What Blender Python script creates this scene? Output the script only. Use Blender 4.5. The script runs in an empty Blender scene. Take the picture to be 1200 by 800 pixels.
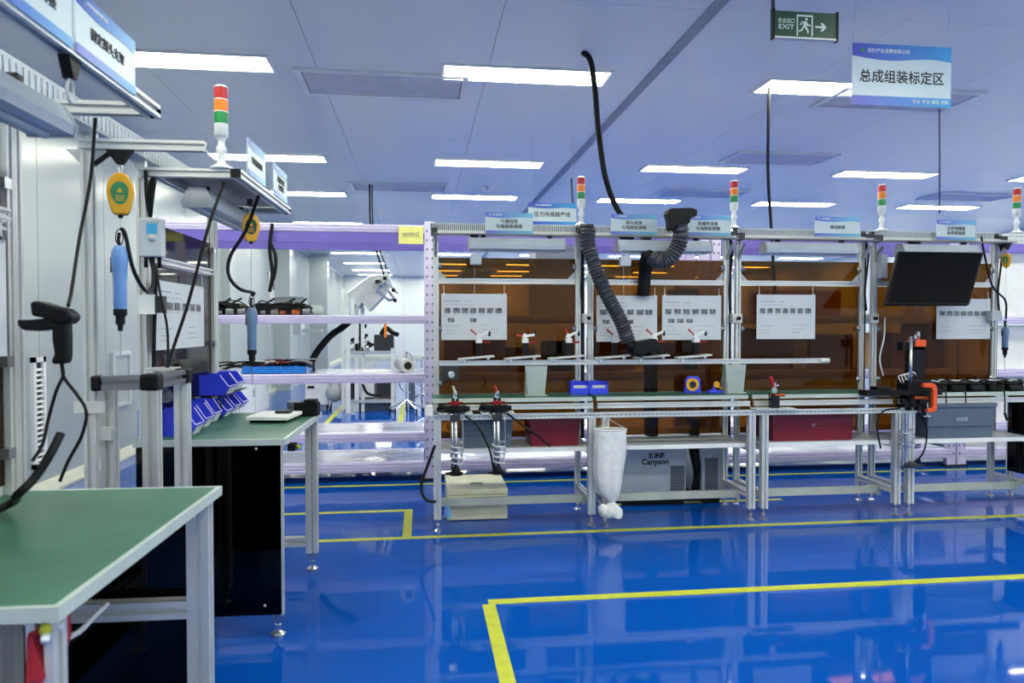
import bpy, math, random
from mathutils import Vector, Matrix
R = math.radians
rnd = random.Random(7)
sc = bpy.context.scene
col = sc.collection
# ---------------------------------------------------------------- camera, world, exposure
EYE = 1.3; F = 850.0; YAW = math.atan(107/850); PITCH = math.atan(20/850)
cd = bpy.data.cameras.new('camera'); cam = bpy.data.objects.new('camera', cd); col.objects.link(cam)
cam.location = (0, 0, EYE); cam.rotation_euler = (R(90)-PITCH, 0, -YAW)
cd.lens = 25.5; cd.sensor_width = 36; cd.clip_start = .05; cd.clip_end = 200
cd.dof.use_dof = True; cd.dof.focus_distance = 4.9; cd.dof.aperture_fstop = 4.0
sc.camera = cam
w = bpy.data.worlds.new('world'); sc.world = w; w.use_nodes = True
w.node_tree.nodes['Background'].inputs[0].default_value = (.6, .7, .9, 1)
w.node_tree.nodes['Background'].inputs[1].default_value = .3
LAMP = 9.5                       # radiance of the ceiling panels
sc.view_settings.view_transform = 'Standard'; sc.view_settings.look = 'None'
sc.view_settings.gamma = 1; sc.view_settings.use_curve_mapping = False
sc.view_settings.exposure = 1.9
CEIL = 3.136

# ---------------------------------------------------------------- helpers
def lin(c):
    c = c/255; return c/12.92 if c <= .04045 else ((c+.055)/1.055)**2.4
def rgb(*c): return tuple(lin(v) for v in c)+(1,)
def ray(px, py):
    x = (px-600)/F; u = (400-py)/F
    fy = math.cos(PITCH)+u*math.sin(PITCH); uz = u*math.cos(PITCH)-math.sin(PITCH)
    return Vector((x*math.cos(YAW)+fy*math.sin(YAW), -x*math.sin(YAW)+fy*math.cos(YAW), uz))
def at(px, py, X=None, Y=None, Z=None):     # where the sight line through a photo point meets a plane of the room
    d = ray(px, py)
    t = X/d.x if X is not None else Y/d.y if Y is not None else (Z-EYE)/d.z
    return Vector((0, 0, EYE))+d*t
M = {}
def mat(name, c, rough=.5, metal=0., var=.04, scale=8., spec=.5, bump=0., bscale=40., coat=0., emit=None, es=0., stretch=None):
    m = bpy.data.materials.new(name); m.use_nodes = True; nt = m.node_tree; b = nt.nodes['Principled BSDF']
    b.inputs['Roughness'].default_value = rough; b.inputs['Metallic'].default_value = metal
    b.inputs['Specular IOR Level'].default_value = spec; b.inputs['Coat Weight'].default_value = coat
    b.inputs['Coat Roughness'].default_value = .05
    tc = nt.nodes.new('ShaderNodeTexCoord'); nz = nt.nodes.new('ShaderNodeTexNoise'); nz.inputs['Scale'].default_value = scale
    nz.inputs['Detail'].default_value = 3
    src = tc.outputs['Object']
    if stretch:
        mp = nt.nodes.new('ShaderNodeMapping'); mp.inputs['Scale'].default_value = stretch
        nt.links.new(src, mp.inputs[0]); src = mp.outputs[0]
    nt.links.new(src, nz.inputs['Vector'])
    cr = nt.nodes.new('ShaderNodeValToRGB')
    k = rgb(*c)
    cr.color_ramp.elements[0].position = .3; cr.color_ramp.elements[1].position = .7
    cr.color_ramp.elements[0].color = tuple(v*(1-var*2) for v in k[:3])+(1,)
    cr.color_ramp.elements[1].color = tuple(min(1, v*(1+var*2)) for v in k[:3])+(1,)
    nt.links.new(nz.outputs['Fac'], cr.inputs[0]); nt.links.new(cr.outputs[0], b.inputs['Base Color'])
    if bump:
        n2 = nt.nodes.new('ShaderNodeTexNoise'); n2.inputs['Scale'].default_value = bscale; n2.inputs['Detail'].default_value = 2
        nt.links.new(src, n2.inputs['Vector'])
        bp = nt.nodes.new('ShaderNodeBump'); bp.inputs['Strength'].default_value = bump; bp.inputs['Distance'].default_value = .02
        nt.links.new(n2.outputs['Fac'], bp.inputs['Height']); nt.links.new(bp.outputs[0], b.inputs['Normal'])
    if emit:
        b.inputs['Emission Color'].default_value = rgb(*emit); b.inputs['Emission Strength'].default_value = es
    M[name] = m; return m
def glass(name, trans, rough=.03, ior=1.49):
    m = bpy.data.materials.new(name); m.use_nodes = True; nt = m.node_tree; nt.nodes.clear()
    o = nt.nodes.new('ShaderNodeOutputMaterial'); t = nt.nodes.new('ShaderNodeBsdfTransparent'); g = nt.nodes.new('ShaderNodeBsdfGlossy')
    mx = nt.nodes.new('ShaderNodeMixShader'); fr = nt.nodes.new('ShaderNodeFresnel'); fr.inputs['IOR'].default_value = ior
    nz = nt.nodes.new('ShaderNodeTexNoise'); nz.inputs['Scale'].default_value = 3
    mr = nt.nodes.new('ShaderNodeMapRange'); mr.inputs['To Min'].default_value = rough; mr.inputs['To Max'].default_value = rough+.02
    nt.links.new(nz.outputs['Fac'], mr.inputs['Value']); nt.links.new(mr.outputs[0], g.inputs['Roughness'])
    t.inputs[0].default_value = tuple(trans)+(1,)
    nt.links.new(fr.outputs[0], mx.inputs[0]); nt.links.new(t.outputs[0], mx.inputs[1]); nt.links.new(g.outputs[0], mx.inputs[2])
    nt.links.new(mx.outputs[0], o.inputs[0]); M[name] = m
def gradient(name, c0, c1, rough=.35):       # printed left-to-right colour change of the signs
    m = bpy.data.materials.new(name); m.use_nodes = True; nt = m.node_tree; b = nt.nodes['Principled BSDF']
    b.inputs['Roughness'].default_value = rough
    tc = nt.nodes.new('ShaderNodeTexCoord'); sp = nt.nodes.new('ShaderNodeSeparateXYZ'); cr = nt.nodes.new('ShaderNodeValToRGB')
    cr.color_ramp.elements[0].color = rgb(*c0); cr.color_ramp.elements[1].color = rgb(*c1)
    nt.links.new(tc.outputs['Generated'], sp.inputs[0]); nt.links.new(sp.outputs['X'], cr.inputs[0]); nt.links.new(cr.outputs[0], b.inputs['Base Color'])
    M[name] = m

mat('alu', (212, 214, 214), .32, .4, .03, 5)
mat('alu_dark', (120, 124, 130), .4, .5)
mat('coil', (222, 224, 224), .3, .35)
mat('steel', (200, 203, 206), .22, .9)
mat('galv', (168, 180, 176), .45, .2)
mat('stretcher', (176, 182, 176), .5, .1)
mat('lilac', (224, 214, 246), .4, 0, .02)
mat('purple', (112, 98, 188), .45, 0, .03)
mat('deck', (226, 224, 240), .16, .35, .05, 3, bump=.5, bscale=7)
mat('hole', (28, 26, 44), .8)
mat('white', (228, 230, 230), .4, 0, .02)
mat('offwhite', (205, 208, 205), .45)
mat('cream', (205, 203, 178), .5)
mat('black', (9, 9, 11), .5, 0, .1, spec=.25)
mat('rubber', (13, 14, 17), .55, 0, .1, spec=.25)
mat('blackgloss', (9, 9, 11), .12, 0, .05)
mat('grey', (96, 104, 112), .5)
mat('lightgrey', (178, 183, 188), .45)
mat('bluegrey', (86, 100, 118), .45)
mat('mach', (188, 196, 206), .4, .0, .03)
mat('green', (52, 104, 84), .42, 0, .05, 14, bump=.03, bscale=300)
mat('edge', (178, 190, 188), .4)
mat('red', (196, 28, 34), .35); mat('redbin', (112, 8, 30), .4); mat('orange', (245, 130, 20), .35); mat('stackgreen', (10, 140, 70), .35)
mat('orangeclamp', (232, 84, 28), .4)
mat('redcloth', (150, 20, 42), .85)
mat('bin', (54, 72, 236), .35, 0, .03)
mat('bluetray', (34, 120, 214), .3, 0, .15, 30)
mat('driver', (104, 148, 210), .35)
mat('driver2', (92, 120, 156), .35)
mat('yellow', (226, 166, 28), .35)
mat('badge', (30, 130, 84), .4)
mat('note', (236, 232, 140), .8)
mat('tape', (176, 182, 38), .45, 0, .06, 20)
mat('paper', (206, 210, 216), .4, 0, .015)
mat('ink', (22, 24, 28), .6)
mat('greyink', (120, 124, 132), .7)
mat('photoprint', (112, 116, 122), .6, 0, .45, 55)
mat('signwhite', (200, 216, 222), .35, 0, .01)
mat('exitgreen', (6, 66, 42), .4)
mat('exitwhite', (200, 216, 208), .5)
mat('cloth', (226, 226, 226), .9, 0, .03, 30, bump=.4, bscale=18)
mat('hose', (60, 63, 70), .5)
mat('cardboard', (176, 132, 86), .8)
mat('screen', (1, 2, 5), .5, spec=.08)
mat('lcd', (70, 170, 220), .3)
mat('copper', (176, 88, 40), .3, .7)
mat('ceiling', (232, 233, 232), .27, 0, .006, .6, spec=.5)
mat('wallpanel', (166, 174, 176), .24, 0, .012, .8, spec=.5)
mat('seam', (150, 154, 162), .5)
mat('grille', (214, 212, 220), .5)
mat('wallpanel_lit', (226, 230, 230), .4, 0, .01, .8)  # lit copy of the same wall panels, extra light put into the colour
mat('base', (208, 208, 190), .5)
mat('lamp', (240, 244, 250), .5, emit=(244, 246, 224), es=LAMP)
mat('dkgrey', (40, 43, 48), .5)
gradient('band', (58, 66, 190), (66, 160, 214))
gradient('band_light', (92, 104, 206), (112, 190, 220))
glass('amber', (.34, .195, .055), .03, 1.36)
glass('smoke', (.045, .028, .022), .02, 1.33)
glass('clear', (.93, .95, .95), .02)
# floor: glossy self-levelling epoxy, faintly wavy
m = mat('floor', (4, 73, 164), .04, 0, .02, .7, spec=.2, bump=.05, bscale=1.6)

class MB:
    def __init__(s): s.v = []; s.f = []; s.sm = []
    def add(s, vs, fs, smooth=False):
        o = len(s.v); s.v += [Vector(v) for v in vs]; s.f += [tuple(i+o for i in f) for f in fs]; s.sm += [smooth]*len(fs); return s
    def box(s, c, d, rot=None):
        x, y, z = d[0]/2, d[1]/2, d[2]/2
        vs = [Vector((a*x, b*y, e*z)) for e in (-1, 1) for b in (-1, 1) for a in (-1, 1)]
        if rot is not None: vs = [rot @ v for v in vs]
        c = Vector(c)
        return s.add([c+v for v in vs], [(0, 2, 3, 1), (4, 5, 7, 6), (0, 1, 5, 4), (2, 6, 7, 3), (0, 4, 6, 2), (1, 3, 7, 5)])
    def bb(s, x0, x1, y0, y1, z0, z1): return s.box(((x0+x1)/2, (y0+y1)/2, (z0+z1)/2), (abs(x1-x0), abs(y1-y0), abs(z1-z0)))
    def prism(s, poly, A, B, ax, n):    # poly in plane (A,B) from ax, extruded along vector n
        A, B, ax, n = Vector(A), Vector(B), Vector(ax), Vector(n)
        k = len(poly); vs = [ax+A*p[0]+B*p[1] for p in poly]; vs += [v+n for v in vs]
        fs = [tuple(reversed(range(k))), tuple(range(k, 2*k))]+[(i, (i+1) % k, (i+1) % k+k, i+k) for i in range(k)]
        return s.add(vs, fs)
    def bar(s, p0, p1, w, h=None, up=(0, 0, 1), slot=True):      # aluminium extrusion with slots
        p0, p1 = Vector(p0), Vector(p1); h = h or w; d = (p1-p0).normalized(); up = Vector(up)
        if abs(d.dot(up)) > .95: up = Vector((0, 1, 0))
        side = d.cross(up).normalized(); up = side.cross(d).normalized()
        def sidepts(a, b, inn):
            a, b, inn = Vector(a), Vector(b), Vector(inn); L = (b-a).length; t = (b-a)/L; n = max(1, round(L/.04)); out = [a]
            if slot:
                for i in range(n):
                    c = a+t*L*(i+.5)/n; g = .007; dp = .012
                    out += [c-t*g, c-t*g+inn*dp, c+t*g+inn*dp, c+t*g]
            return out
        x, y = w/2, h/2
        poly = sidepts((-x, -y), (x, -y), (0, 1))+sidepts((x, -y), (x, y), (-1, 0))+sidepts((x, y), (-x, y), (0, -1))+sidepts((-x, y), (-x, -y), (1, 0))
        return s.prism([(p[0], p[1]) for p in poly], side, up, p0, p1-p0)
    def lathe(s, c, prof, axis=(0, 0, 1), n=16, smooth=True):    # prof: (radius, height)
        ax = Vector(axis).normalized(); q = ax.to_track_quat('Z', 'Y'); c = Vector(c); vs = []; fs = []
        for r, z in prof:
            for i in range(n):
                a = 2*math.pi*i/n; vs.append(c+q @ Vector((r*math.cos(a), r*math.sin(a), z)))
        for j in range(len(prof)-1):
            for i in range(n): fs.append((j*n+i, j*n+(i+1) % n, (j+1)*n+(i+1) % n, (j+1)*n+i))
        fs.append(tuple(reversed(range(n)))); fs.append(tuple(range((len(prof)-1)*n, len(prof)*n)))
        return s.add(vs, fs, smooth)
    def cyl(s, p0, p1, r0, r1=None, n=14, smooth=True):
        p0, p1 = Vector(p0), Vector(p1); L = (p1-p0).length
        return s.lathe(p0, [(r0, 0), (r0 if r1 is None else r1, L)], p1-p0, n, smooth)
    def tube(s, pts, r, n=8, sub=6, ridge=0, pitch=.02):
        pts = [Vector(p) for p in pts]
        P = []
        if sub > 1 and len(pts) > 2:
            e = [pts[0]*2-pts[1]]+pts+[pts[-1]*2-pts[-2]]
            for i in range(1, len(e)-2):
                for k in range(sub):
                    t = k/sub; a, b, c, d = e[i-1:i+3]
                    P.append(.5*((2*b)+(c-a)*t+(2*a-5*b+4*c-d)*t*t+(3*b-a-3*c+d)*t**3))
            P.append(pts[-1])
        else: P = pts
        if ridge:     # resample finely for corrugation
            Q = []; rr = []; acc = 0
            for a, b in zip(P, P[1:]):
                L = (b-a).length; k = max(1, int(L/(pitch/3)))
                for i in range(k):
                    Q.append(a.lerp(b, i/k)); rr.append(r+ridge*math.cos(2*math.pi*(acc+L*i/k)/pitch))
                acc += L
            P = Q
        else: rr = [r]*len(P) if not callable(r) else [r(i/(len(P)-1)) for i in range(len(P))]
        vs = []; fs = []; nrm = None
        for i, p in enumerate(P):
            d = (P[min(i+1, len(P)-1)]-P[max(i-1, 0)]).normalized()
            if nrm is None: nrm = d.orthogonal().normalized()
            else: nrm = (nrm-d*nrm.dot(d)).normalized()
            bn = d.cross(nrm)
            for k in range(n):
                a = 2*math.pi*k/n; vs.append(p+(nrm*math.cos(a)+bn*math.sin(a))*rr[i])
        for i in range(len(P)-1):
            for k in range(n): fs.append((i*n+k, i*n+(k+1) % n, (i+1)*n+(k+1) % n, (i+1)*n+k))
        fs.append(tuple(reversed(range(n)))); fs.append(tuple(range((len(P)-1)*n, len(P)*n)))
        return s.add(vs, fs, True)
    def xf(s, m):
        s.v = [m @ v for v in s.v]; return s

W = {}
def tag(o, label=None, cat=None, group=None, kind=None):
    if label: o['label'] = label
    if cat: o['category'] = cat
    if group: o['group'] = group
    if kind: o['kind'] = kind
    return o
def thing(name, label, cat, loc, rotz=0, group=None):
    o = bpy.data.objects.new(name, None); col.objects.link(o); o.empty_display_size = .1
    o.location = loc; o.rotation_euler = (0, 0, rotz)
    W[o.name] = Matrix.Translation(Vector(loc)) @ Matrix.Rotation(rotz, 4, 'Z')
    return tag(o, label, cat, group)
def build(name, b, m, parent=None, loc=None, bevel=0):
    me = bpy.data.meshes.new(name)
    if parent is not None: T = W[parent.name]
    else:
        if loc is None:
            xs = [v.x for v in b.v]; ys = [v.y for v in b.v]; zs = [v.z for v in b.v]
            loc = ((min(xs)+max(xs))/2, (min(ys)+max(ys))/2, min(zs))
        T = Matrix.Translation(Vector(loc))
    I = T.inverted()
    me.from_pydata([I @ v for v in b.v], [], b.f); me.polygons.foreach_set('use_smooth', b.sm)
    me.materials.append(M[m]); me.update()
    o = bpy.data.objects.new(name, me); col.objects.link(o)
    if parent is not None: o.parent = parent
    else: o.location = T.translation
    W[o.name] = T
    if bevel:
        md = o.modifiers.new('bevel', 'BEVEL'); md.width = bevel; md.segments = 2; md.limit_method = 'ANGLE'
    if any(b.sm):
        try: me.set_sharp_from_angle(angle=R(50))
        except Exception: pass
    return o
def solo(name, label, cat, b, m, group=None, bevel=0): return tag(build(name, b, m, bevel=bevel), label, cat, group)
def struct(name, b, m): return tag(build(name, b, m, loc=(0, 0, 0)), kind='structure')
def dup(o, loc, rotz=0, label=None):
    r = o.copy(); col.objects.link(r); r.location = loc; r.rotation_euler = (0, 0, rotz)
    W[r.name] = Matrix.Translation(Vector(loc)) @ Matrix.Rotation(rotz, 4, 'Z')
    if label: r['label'] = label
    for ch in list(o.children):
        c = ch.copy(); col.objects.link(c); c.parent = r; W[c.name] = W[r.name]
        for g in list(ch.children):
            d = g.copy(); col.objects.link(d); d.parent = c
    return r
def frame(origin, xdir, zdir=(0, 0, 1)):         # matrix for a flat board: local X along it, local Z up, local -Y out of its face
    x = Vector(xdir).normalized(); z = Vector(zdir).normalized(); y = z.cross(x).normalized(); z = x.cross(y)
    m = Matrix((x, y, z)).transposed().to_4x4(); m.translation = Vector(origin); return m
def text(s, size, m, parent, fr, x=0, z=0, bold=0., width=None, name='lettering', align='CENTER', depth=.0006):
    cu = bpy.data.curves.new('t', 'FONT'); cu.body = s; cu.size = size; cu.align_x = align; cu.align_y = 'CENTER'; cu.offset = bold; cu.extrude = depth
    cu.resolution_u = 3; cu.space_line = .95
    t = bpy.data.objects.new('t', cu); col.objects.link(t); bpy.context.view_layer.update()
    me = bpy.data.meshes.new_from_object(t.evaluated_get(bpy.context.evaluated_depsgraph_get()))
    bpy.data.objects.remove(t)
    if width and len(me.vertices):
        xs = [v.co.x for v in me.vertices]; k = width/(max(xs)-min(xs))
        for v in me.vertices: v.co.x *= k
    T = fr @ Matrix.Translation((x, 0, z)) @ Matrix.Rotation(R(90), 4, 'X')
    me.transform(W[parent.name].inverted() @ T)
    me.materials.clear(); me.materials.append(M[m]); me.name = name
    o = bpy.data.objects.new(name, me); col.objects.link(o); o.parent = parent; W[o.name] = W[parent.name]; return o
ORD = ['nearest', 'second', 'third', 'fourth', 'fifth', 'sixth', 'seventh', 'eighth', 'ninth', 'tenth', 'eleventh', 'twelfth', 'thirteenth']

# ================================================================ SETTING
XL, XR, YB, YN = -2.87, 11.6, 28.0, -3.4
b = MB(); b.bb(XL-.1, XR+.1, YN-.1, YB+.1, -.12, 0); floor = struct('floor', b, 'floor')
# ceiling: backing + metal panels as children
b = MB(); b.bb(XL-.1, XR+.1, YN-.1, YB+.1, CEIL+.02, CEIL+.1); ceiling = struct('ceiling', b, 'seam')
xs = [XL]+[1.70+1.215*k for k in range(-3, 11)]+[XR]; xs = sorted(x for x in xs if XL <= x <= XR)
ys = [YN]+[4.1+3.22*k for k in range(-2, 8)]+[YB]; ys = sorted(y for y in ys if YN <= y <= YB)
pan = {}
for x0, x1 in zip(xs, xs[1:]):
    for y0, y1 in zip(ys, ys[1:]):
        dx, dy = round(x1-x0, 3), round(y1-y0, 3)
        if (dx, dy) not in pan:
            bb_ = MB(); g = .0018; bb_.bb(g, dx-g, g, dy-g, 0, .03)
            me = bpy.data.meshes.new('ceiling_panel'); me.from_pydata(bb_.v, [], bb_.f); me.materials.append(M['ceiling']); pan[(dx, dy)] = me
        o = bpy.data.objects.new('ceiling_panel', pan[(dx, dy)]); col.objects.link(o); o.parent = ceiling; o.location = (x0, y0, CEIL)
b = MB(); b.bb(1.66, 1.74, YN, YB, CEIL-.006, CEIL-.001); t = struct('trim_1', b, 'seam')
def wall(name, x0, x1, y0, y1, along, step):
    b = MB(); b.bb(x0, x1, y0, y1, 0, CEIL+.1); wl = struct(name, b, 'seam')
    a0, a1 = (y0, y1) if along == 'y' else (x0, x1)
    n = max(1, round((a1-a0)/step)); s = (a1-a0)/n
    inner = {'wall_left': (x1, 1), 'wall_right': (x0, -1), 'wall_back': (y0, -1), 'wall_front': (y1, 1)}[name]
    bb_ = MB(); q = inner[1]
    if along == 'y': bb_.bb(0, .02*q, .004, s-.004, .0, CEIL)
    else: bb_.bb(.004, s-.004, 0, .02*q, .0, CEIL)
    me = bpy.data.meshes.new('wall_panel'); me.from_pydata(bb_.v, [], bb_.f); me.materials.append(M['wallpanel' if name == 'wall_left' else 'wallpanel_lit'])  # every wall but the left takes the brightened panel colour
    for i in range(n):
        o = bpy.data.objects.new('wall_panel', me); col.objects.link(o); o.parent = wl
        o.location = (inner[0], a0+i*s, 0) if along == 'y' else (a0+i*s, inner[0], 0)
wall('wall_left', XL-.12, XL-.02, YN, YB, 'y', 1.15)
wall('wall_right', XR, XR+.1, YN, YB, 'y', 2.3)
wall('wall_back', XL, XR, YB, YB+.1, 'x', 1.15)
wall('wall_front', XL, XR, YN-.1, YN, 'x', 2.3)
b = MB(); b.prism([(0, 0), (.05, 0), (.05, .02), (.012, .1), (0, .1)], (1, 0, 0), (0, 0, 1), (XL, YN, 0), (0, YB-YN, 0)); struct('baseboard_left', b, 'base')
b = MB(); b.bb(XL+.05, XR, YB-.045, YB-.02, 0, .1); struct('baseboard_back', b, 'base')
# aluminium covers where wall meets ceiling
b = MB(); b.prism([(0, 0), (.06, 0), (0, -.06)], (1, 0, 0), (0, 0, 1), (XL, YN, CEIL-.002), (0, YB-YN, 0)); struct('trim_2', b, 'alu')

# ceiling lights
def ceiling_light(x, y, label):
    t = thing('ceiling_light', label, 'light', (x, y, CEIL-.001), 0, 'recessed ceiling light panels')
    L, D = 1.2, .29; b = MB(); f = .022
    for s in (-1, 1):
        b.box((x, y+s*(D/2+f/2), CEIL-.008), (L+2*f, f, .014)); b.box((x+s*(L/2+f/2), y, CEIL-.008), (f, D, .014))
    build('frame', b, 'white', t)
    b = MB(); b.box((x, y, CEIL-.006), (L, D, .008)); build('diffuser', b, 'lamp', t); return t
cols = [-1.65, .775, 3.205, 5.635, 8.03, 10.45]
rows = [5.32, 8.27, 10.47, 13.5, 16.3, 19.0, 22.1, 24.85, 27.2]
first = None
cname = ['leftmost column', 'second column from the left wall', 'third column from the left wall', 'fourth column from the left wall', 'fifth column from the left wall', 'sixth column from the left wall', 'seventh column from the left wall']
for j, y in enumerate([-2.6, .1, 2.45]+rows):
    for i, x in enumerate(cols):
        lb = 'long white ceiling light panel, %s row behind the camera, %s' % (['third', 'second', 'first'][j], cname[i]) if j < 3 else 'long white ceiling light panel, %s row ahead, %s' % (ORD[j-3], cname[i])
        if first is None: first = ceiling_light(x, y, lb)
        else: dup(first, (x, y, CEIL-.001), 0, lb)
# return-air grilles
def vent(x0, x1, y0, y1, label):
    t = thing('ceiling_vent', label, 'vent', ((x0+x1)/2, (y0+y1)/2, CEIL-.001), 0, 'air grilles in the ceiling')
    f = .045; b = MB()
    b.bb(x0, x1, y0, y0+f, CEIL-.02, CEIL-.001); b.bb(x0, x1, y1-f, y1, CEIL-.02, CEIL-.001); b.bb(x0, x0+f, y0+f, y1-f, CEIL-.02, CEIL-.001); b.bb(x1-f, x1, y0+f, y1-f, CEIL-.02, CEIL-.001)
    build('frame', b, 'white', t)
    b = MB(); b.bb(x0+f, x1-f, y0+f, y1-f, CEIL-.004, CEIL-.001); build('backing', b, 'dkgrey', t)
    b = MB(); n = int((y1-y0-2*f)/.028)
    for k in range(n): yy = y0+f+.008+k*.028; b.bb(x0+f+.008, x1-f-.008, yy, yy+.021, CEIL-.013, CEIL-.006)
    build('slats', b, 'grille', t)
vent(-.9, .36, 5.38, 5.95, 'large slatted air grille in the ceiling left of the black hose')
vent(-.92, .37, 9.55, 10.1, 'slatted air grille in the ceiling above the tall storage rack')
vent(3.25, 4.45, 5.25, 5.78, 'slatted air grille in the ceiling behind the hanging blue sign')
vent(3.35, 4.5, 7.35, 7.9, 'slatted air grille in the ceiling between the sign and the second light row')
vent(3.3, 4.5, 9.5, 10.05, 'slatted air grille in the ceiling above the corrugated extractor arm')
vent(7.2, 8.4, 9.3, 9.85, 'slatted air grille in the ceiling at the far right')
vent(5.9, 7.1, 5.3, 5.85, 'slatted air grille in the ceiling at the right edge')
# smoke detector
p = at(568, 219, Z=CEIL)
b = MB(); b.lathe((p.x, p.y, CEIL-.06), [(.02, 0), (.045, .012), (.055, .04), (.06, .059)]); solo('smoke_detector', 'small round white smoke detector on the ceiling', 'detector', b, 'white')

# floor tapes
def tape(x0, x1, y0, y1, label): 
    b = MB(); b.bb(x0, x1, y0, y1, .0002, .0015); solo('floor_tape', label, 'tape', b, 'tape', 'yellow floor marking tapes')
tape(.31, 6.8, 3.325, 3.385, 'nearest yellow floor tape running to the right, in open floor')
tape(.28, .34, .5, 3.325, 'yellow floor tape running toward the viewer at the bottom of the picture')
tape(-1.6, 6.8, 4.41, 4.46, 'yellow floor tape running along the front feet of the workbenches')
tape(-.115, -.06, 4.46, 5.07, 'short yellow floor tape crossing from left of the cream box toward the rack')
tape(-1.6, -.06, 5.07, 5.12, 'yellow floor tape on the left, in front of the rack')
tape(1.40, 2.66, 5.05, 5.10, 'yellow floor tape under the grey chiller cabinets')
tape(-2.4, 6.8, 5.9, 5.95, 'yellow floor tape along the foot of the lilac rack')
tape(-1.27, -1.20, 9.3, 12.3, 'yellow floor tape far back left, beyond the rack')
tape(-.31, -.24, 9.3, 12.3, 'yellow floor tape far back right, beyond the rack')

# ================================================================ left wall items
def wallitem(px0, px1, py0, py1): 
    a = at(px0, py0, X=XL); c = at(px1, py1, X=XL); return a.y, c.y, c.z, a.z
# louvred grille low on the left wall
y0, y1, _, _ = wallitem(35, 52, 417, 550); z1 = at(44, 418, X=XL).z; z0 = at(44, 548, X=XL).z
t = thing('wall_vent', 'white louvred grille set low in the left wall', 'vent', (XL+.02, (y0+y1)/2, z0))
b = MB(); f = .04
b.bb(XL+.0, XL+.025, y0, y0+f, z0, z1); b.bb(XL, XL+.025, y1-f, y1, z0, z1); b.bb(XL, XL+.025, y0, y1, z0, z0+f); b.bb(XL, XL+.025, y0, y1, z1-f, z1)
build('frame', b, 'white', t)
n = int((z1-z0-2*f)/.04)
b0 = MB(); b0.box((XL+.014, (y0+y1)/2, z0+f+.02), (.024, y1-y0-2*f, .006), Matrix.Rotation(R(35), 3, 'Y')); s0 = build('slat', b0, 'white', t)
for k in range(1, n): o = s0.copy(); col.objects.link(o); o.parent = t; o.location = (0, 0, .04*k)
b = MB(); b.bb(XL, XL+.004, y0+f, y1-f, z0+f, z1-f); build('backing', b, 'dkgrey', t)
# hatch frame
def framed(name, label, cat, px0, px1, pyt, pyb, m='white'):
    ya, yb = at(px0, 400, X=XL).y, at(px1, 400, X=XL).y; pm = (px0+px1)/2
    zt, zb = at(pm, pyt, X=XL).z, at(pm, pyb, X=XL).z
    t = thing(name, label, cat, (XL+.01, (ya+yb)/2, zb)); b = MB(); f = .035
    b.bb(XL, XL+.03, ya, ya+f, zb, zt); b.bb(XL, XL+.03, yb-f, yb, zb, zt); b.bb(XL, XL+.03, ya+f, yb-f, zb, zb+f); b.bb(XL, XL+.03, ya+f, yb-f, zt-f, zt); build('frame', b, 'alu', t)
    b = MB(); b.bb(XL, XL+.012, ya+f, yb-f, zb+f, zt-f); build('panel', b, m, t); return t
framed('wall_hatch', 'flat access hatch with metal frame in the left wall behind the guard posts', 'hatch', 129, 150, 412, 476, 'wallpanel')
def door(n, px0, px1, m):
    ya, yb = at(px0, 400, X=XL).y, at(px1, 400, X=XL).y; zt = 2.1
    b = MB(); f = .06
    b.bb(XL, XL+.04, ya-f, ya, 0, zt+f); b.bb(XL, XL+.04, yb, yb+f, 0, zt+f); b.bb(XL, XL+.04, ya, yb, zt, zt+f)
    d = struct('door_%d' % n, b, 'alu'); b = MB(); b.bb(XL, XL+.025, ya, yb, .01, zt); build('door_leaf', b, m, d)
    b = MB(); b.cyl((XL+.03, yb-.12, 1.0), (XL+.07, yb-.12, 1.0), .012); b.cyl((XL+.065, yb-.12, 1.0), (XL+.065, yb-.26, 1.0), .01); build('door_handle', b, 'steel', d)
    return d
door(1, 315, 334, 'galv')
# pilasters on the left wall
for i, (pa, pb, dp) in enumerate([(340, 349, .32), (384, 390, .45), (270, 277, .12)]):
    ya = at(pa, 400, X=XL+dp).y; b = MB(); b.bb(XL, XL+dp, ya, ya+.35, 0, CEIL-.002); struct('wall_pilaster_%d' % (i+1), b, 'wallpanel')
for px0, px1, pt, pb, lb in [(316, 330, 318, 350, 'white printed notice on the left wall above the rack parts'), (367, 376, 330, 362, 'narrow white notice on the left wall farther back')]:
    ya, yb = at(px0, 400, X=XL+.03).y, at(px1, 400, X=XL+.03).y; zt = at(px0, pt, X=XL+.03).z; zb = at(px0, pb, X=XL+.03).z
    b = MB(); b.bb(XL+.02, XL+.03, ya, yb, zb, zt); o = solo('wall_notice', lb, 'notice', b, 'white')
    b = MB(); b.bb(XL+.03, XL+.032, ya+.25*(yb-ya), yb-.25*(yb-ya), zb+.35*(zt-zb), zb+.6*(zt-zb)); build('printed_block', b, 'greyink', o)
ya = at(350, 400, X=XL+.35).y
b = MB(); b.bb(XL+.02, XL+.4, ya, ya+.5, 1.08, 1.5); o = solo('wall_box', 'grey electrical box fixed to the left wall beyond the rack', 'box', b, 'lightgrey', bevel=.01)
b = MB(); b.bb(XL+.4, XL+.8, ya+.1, ya+.3, 1.13, 1.2); build('bracket', b, 'galv', o)

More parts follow.
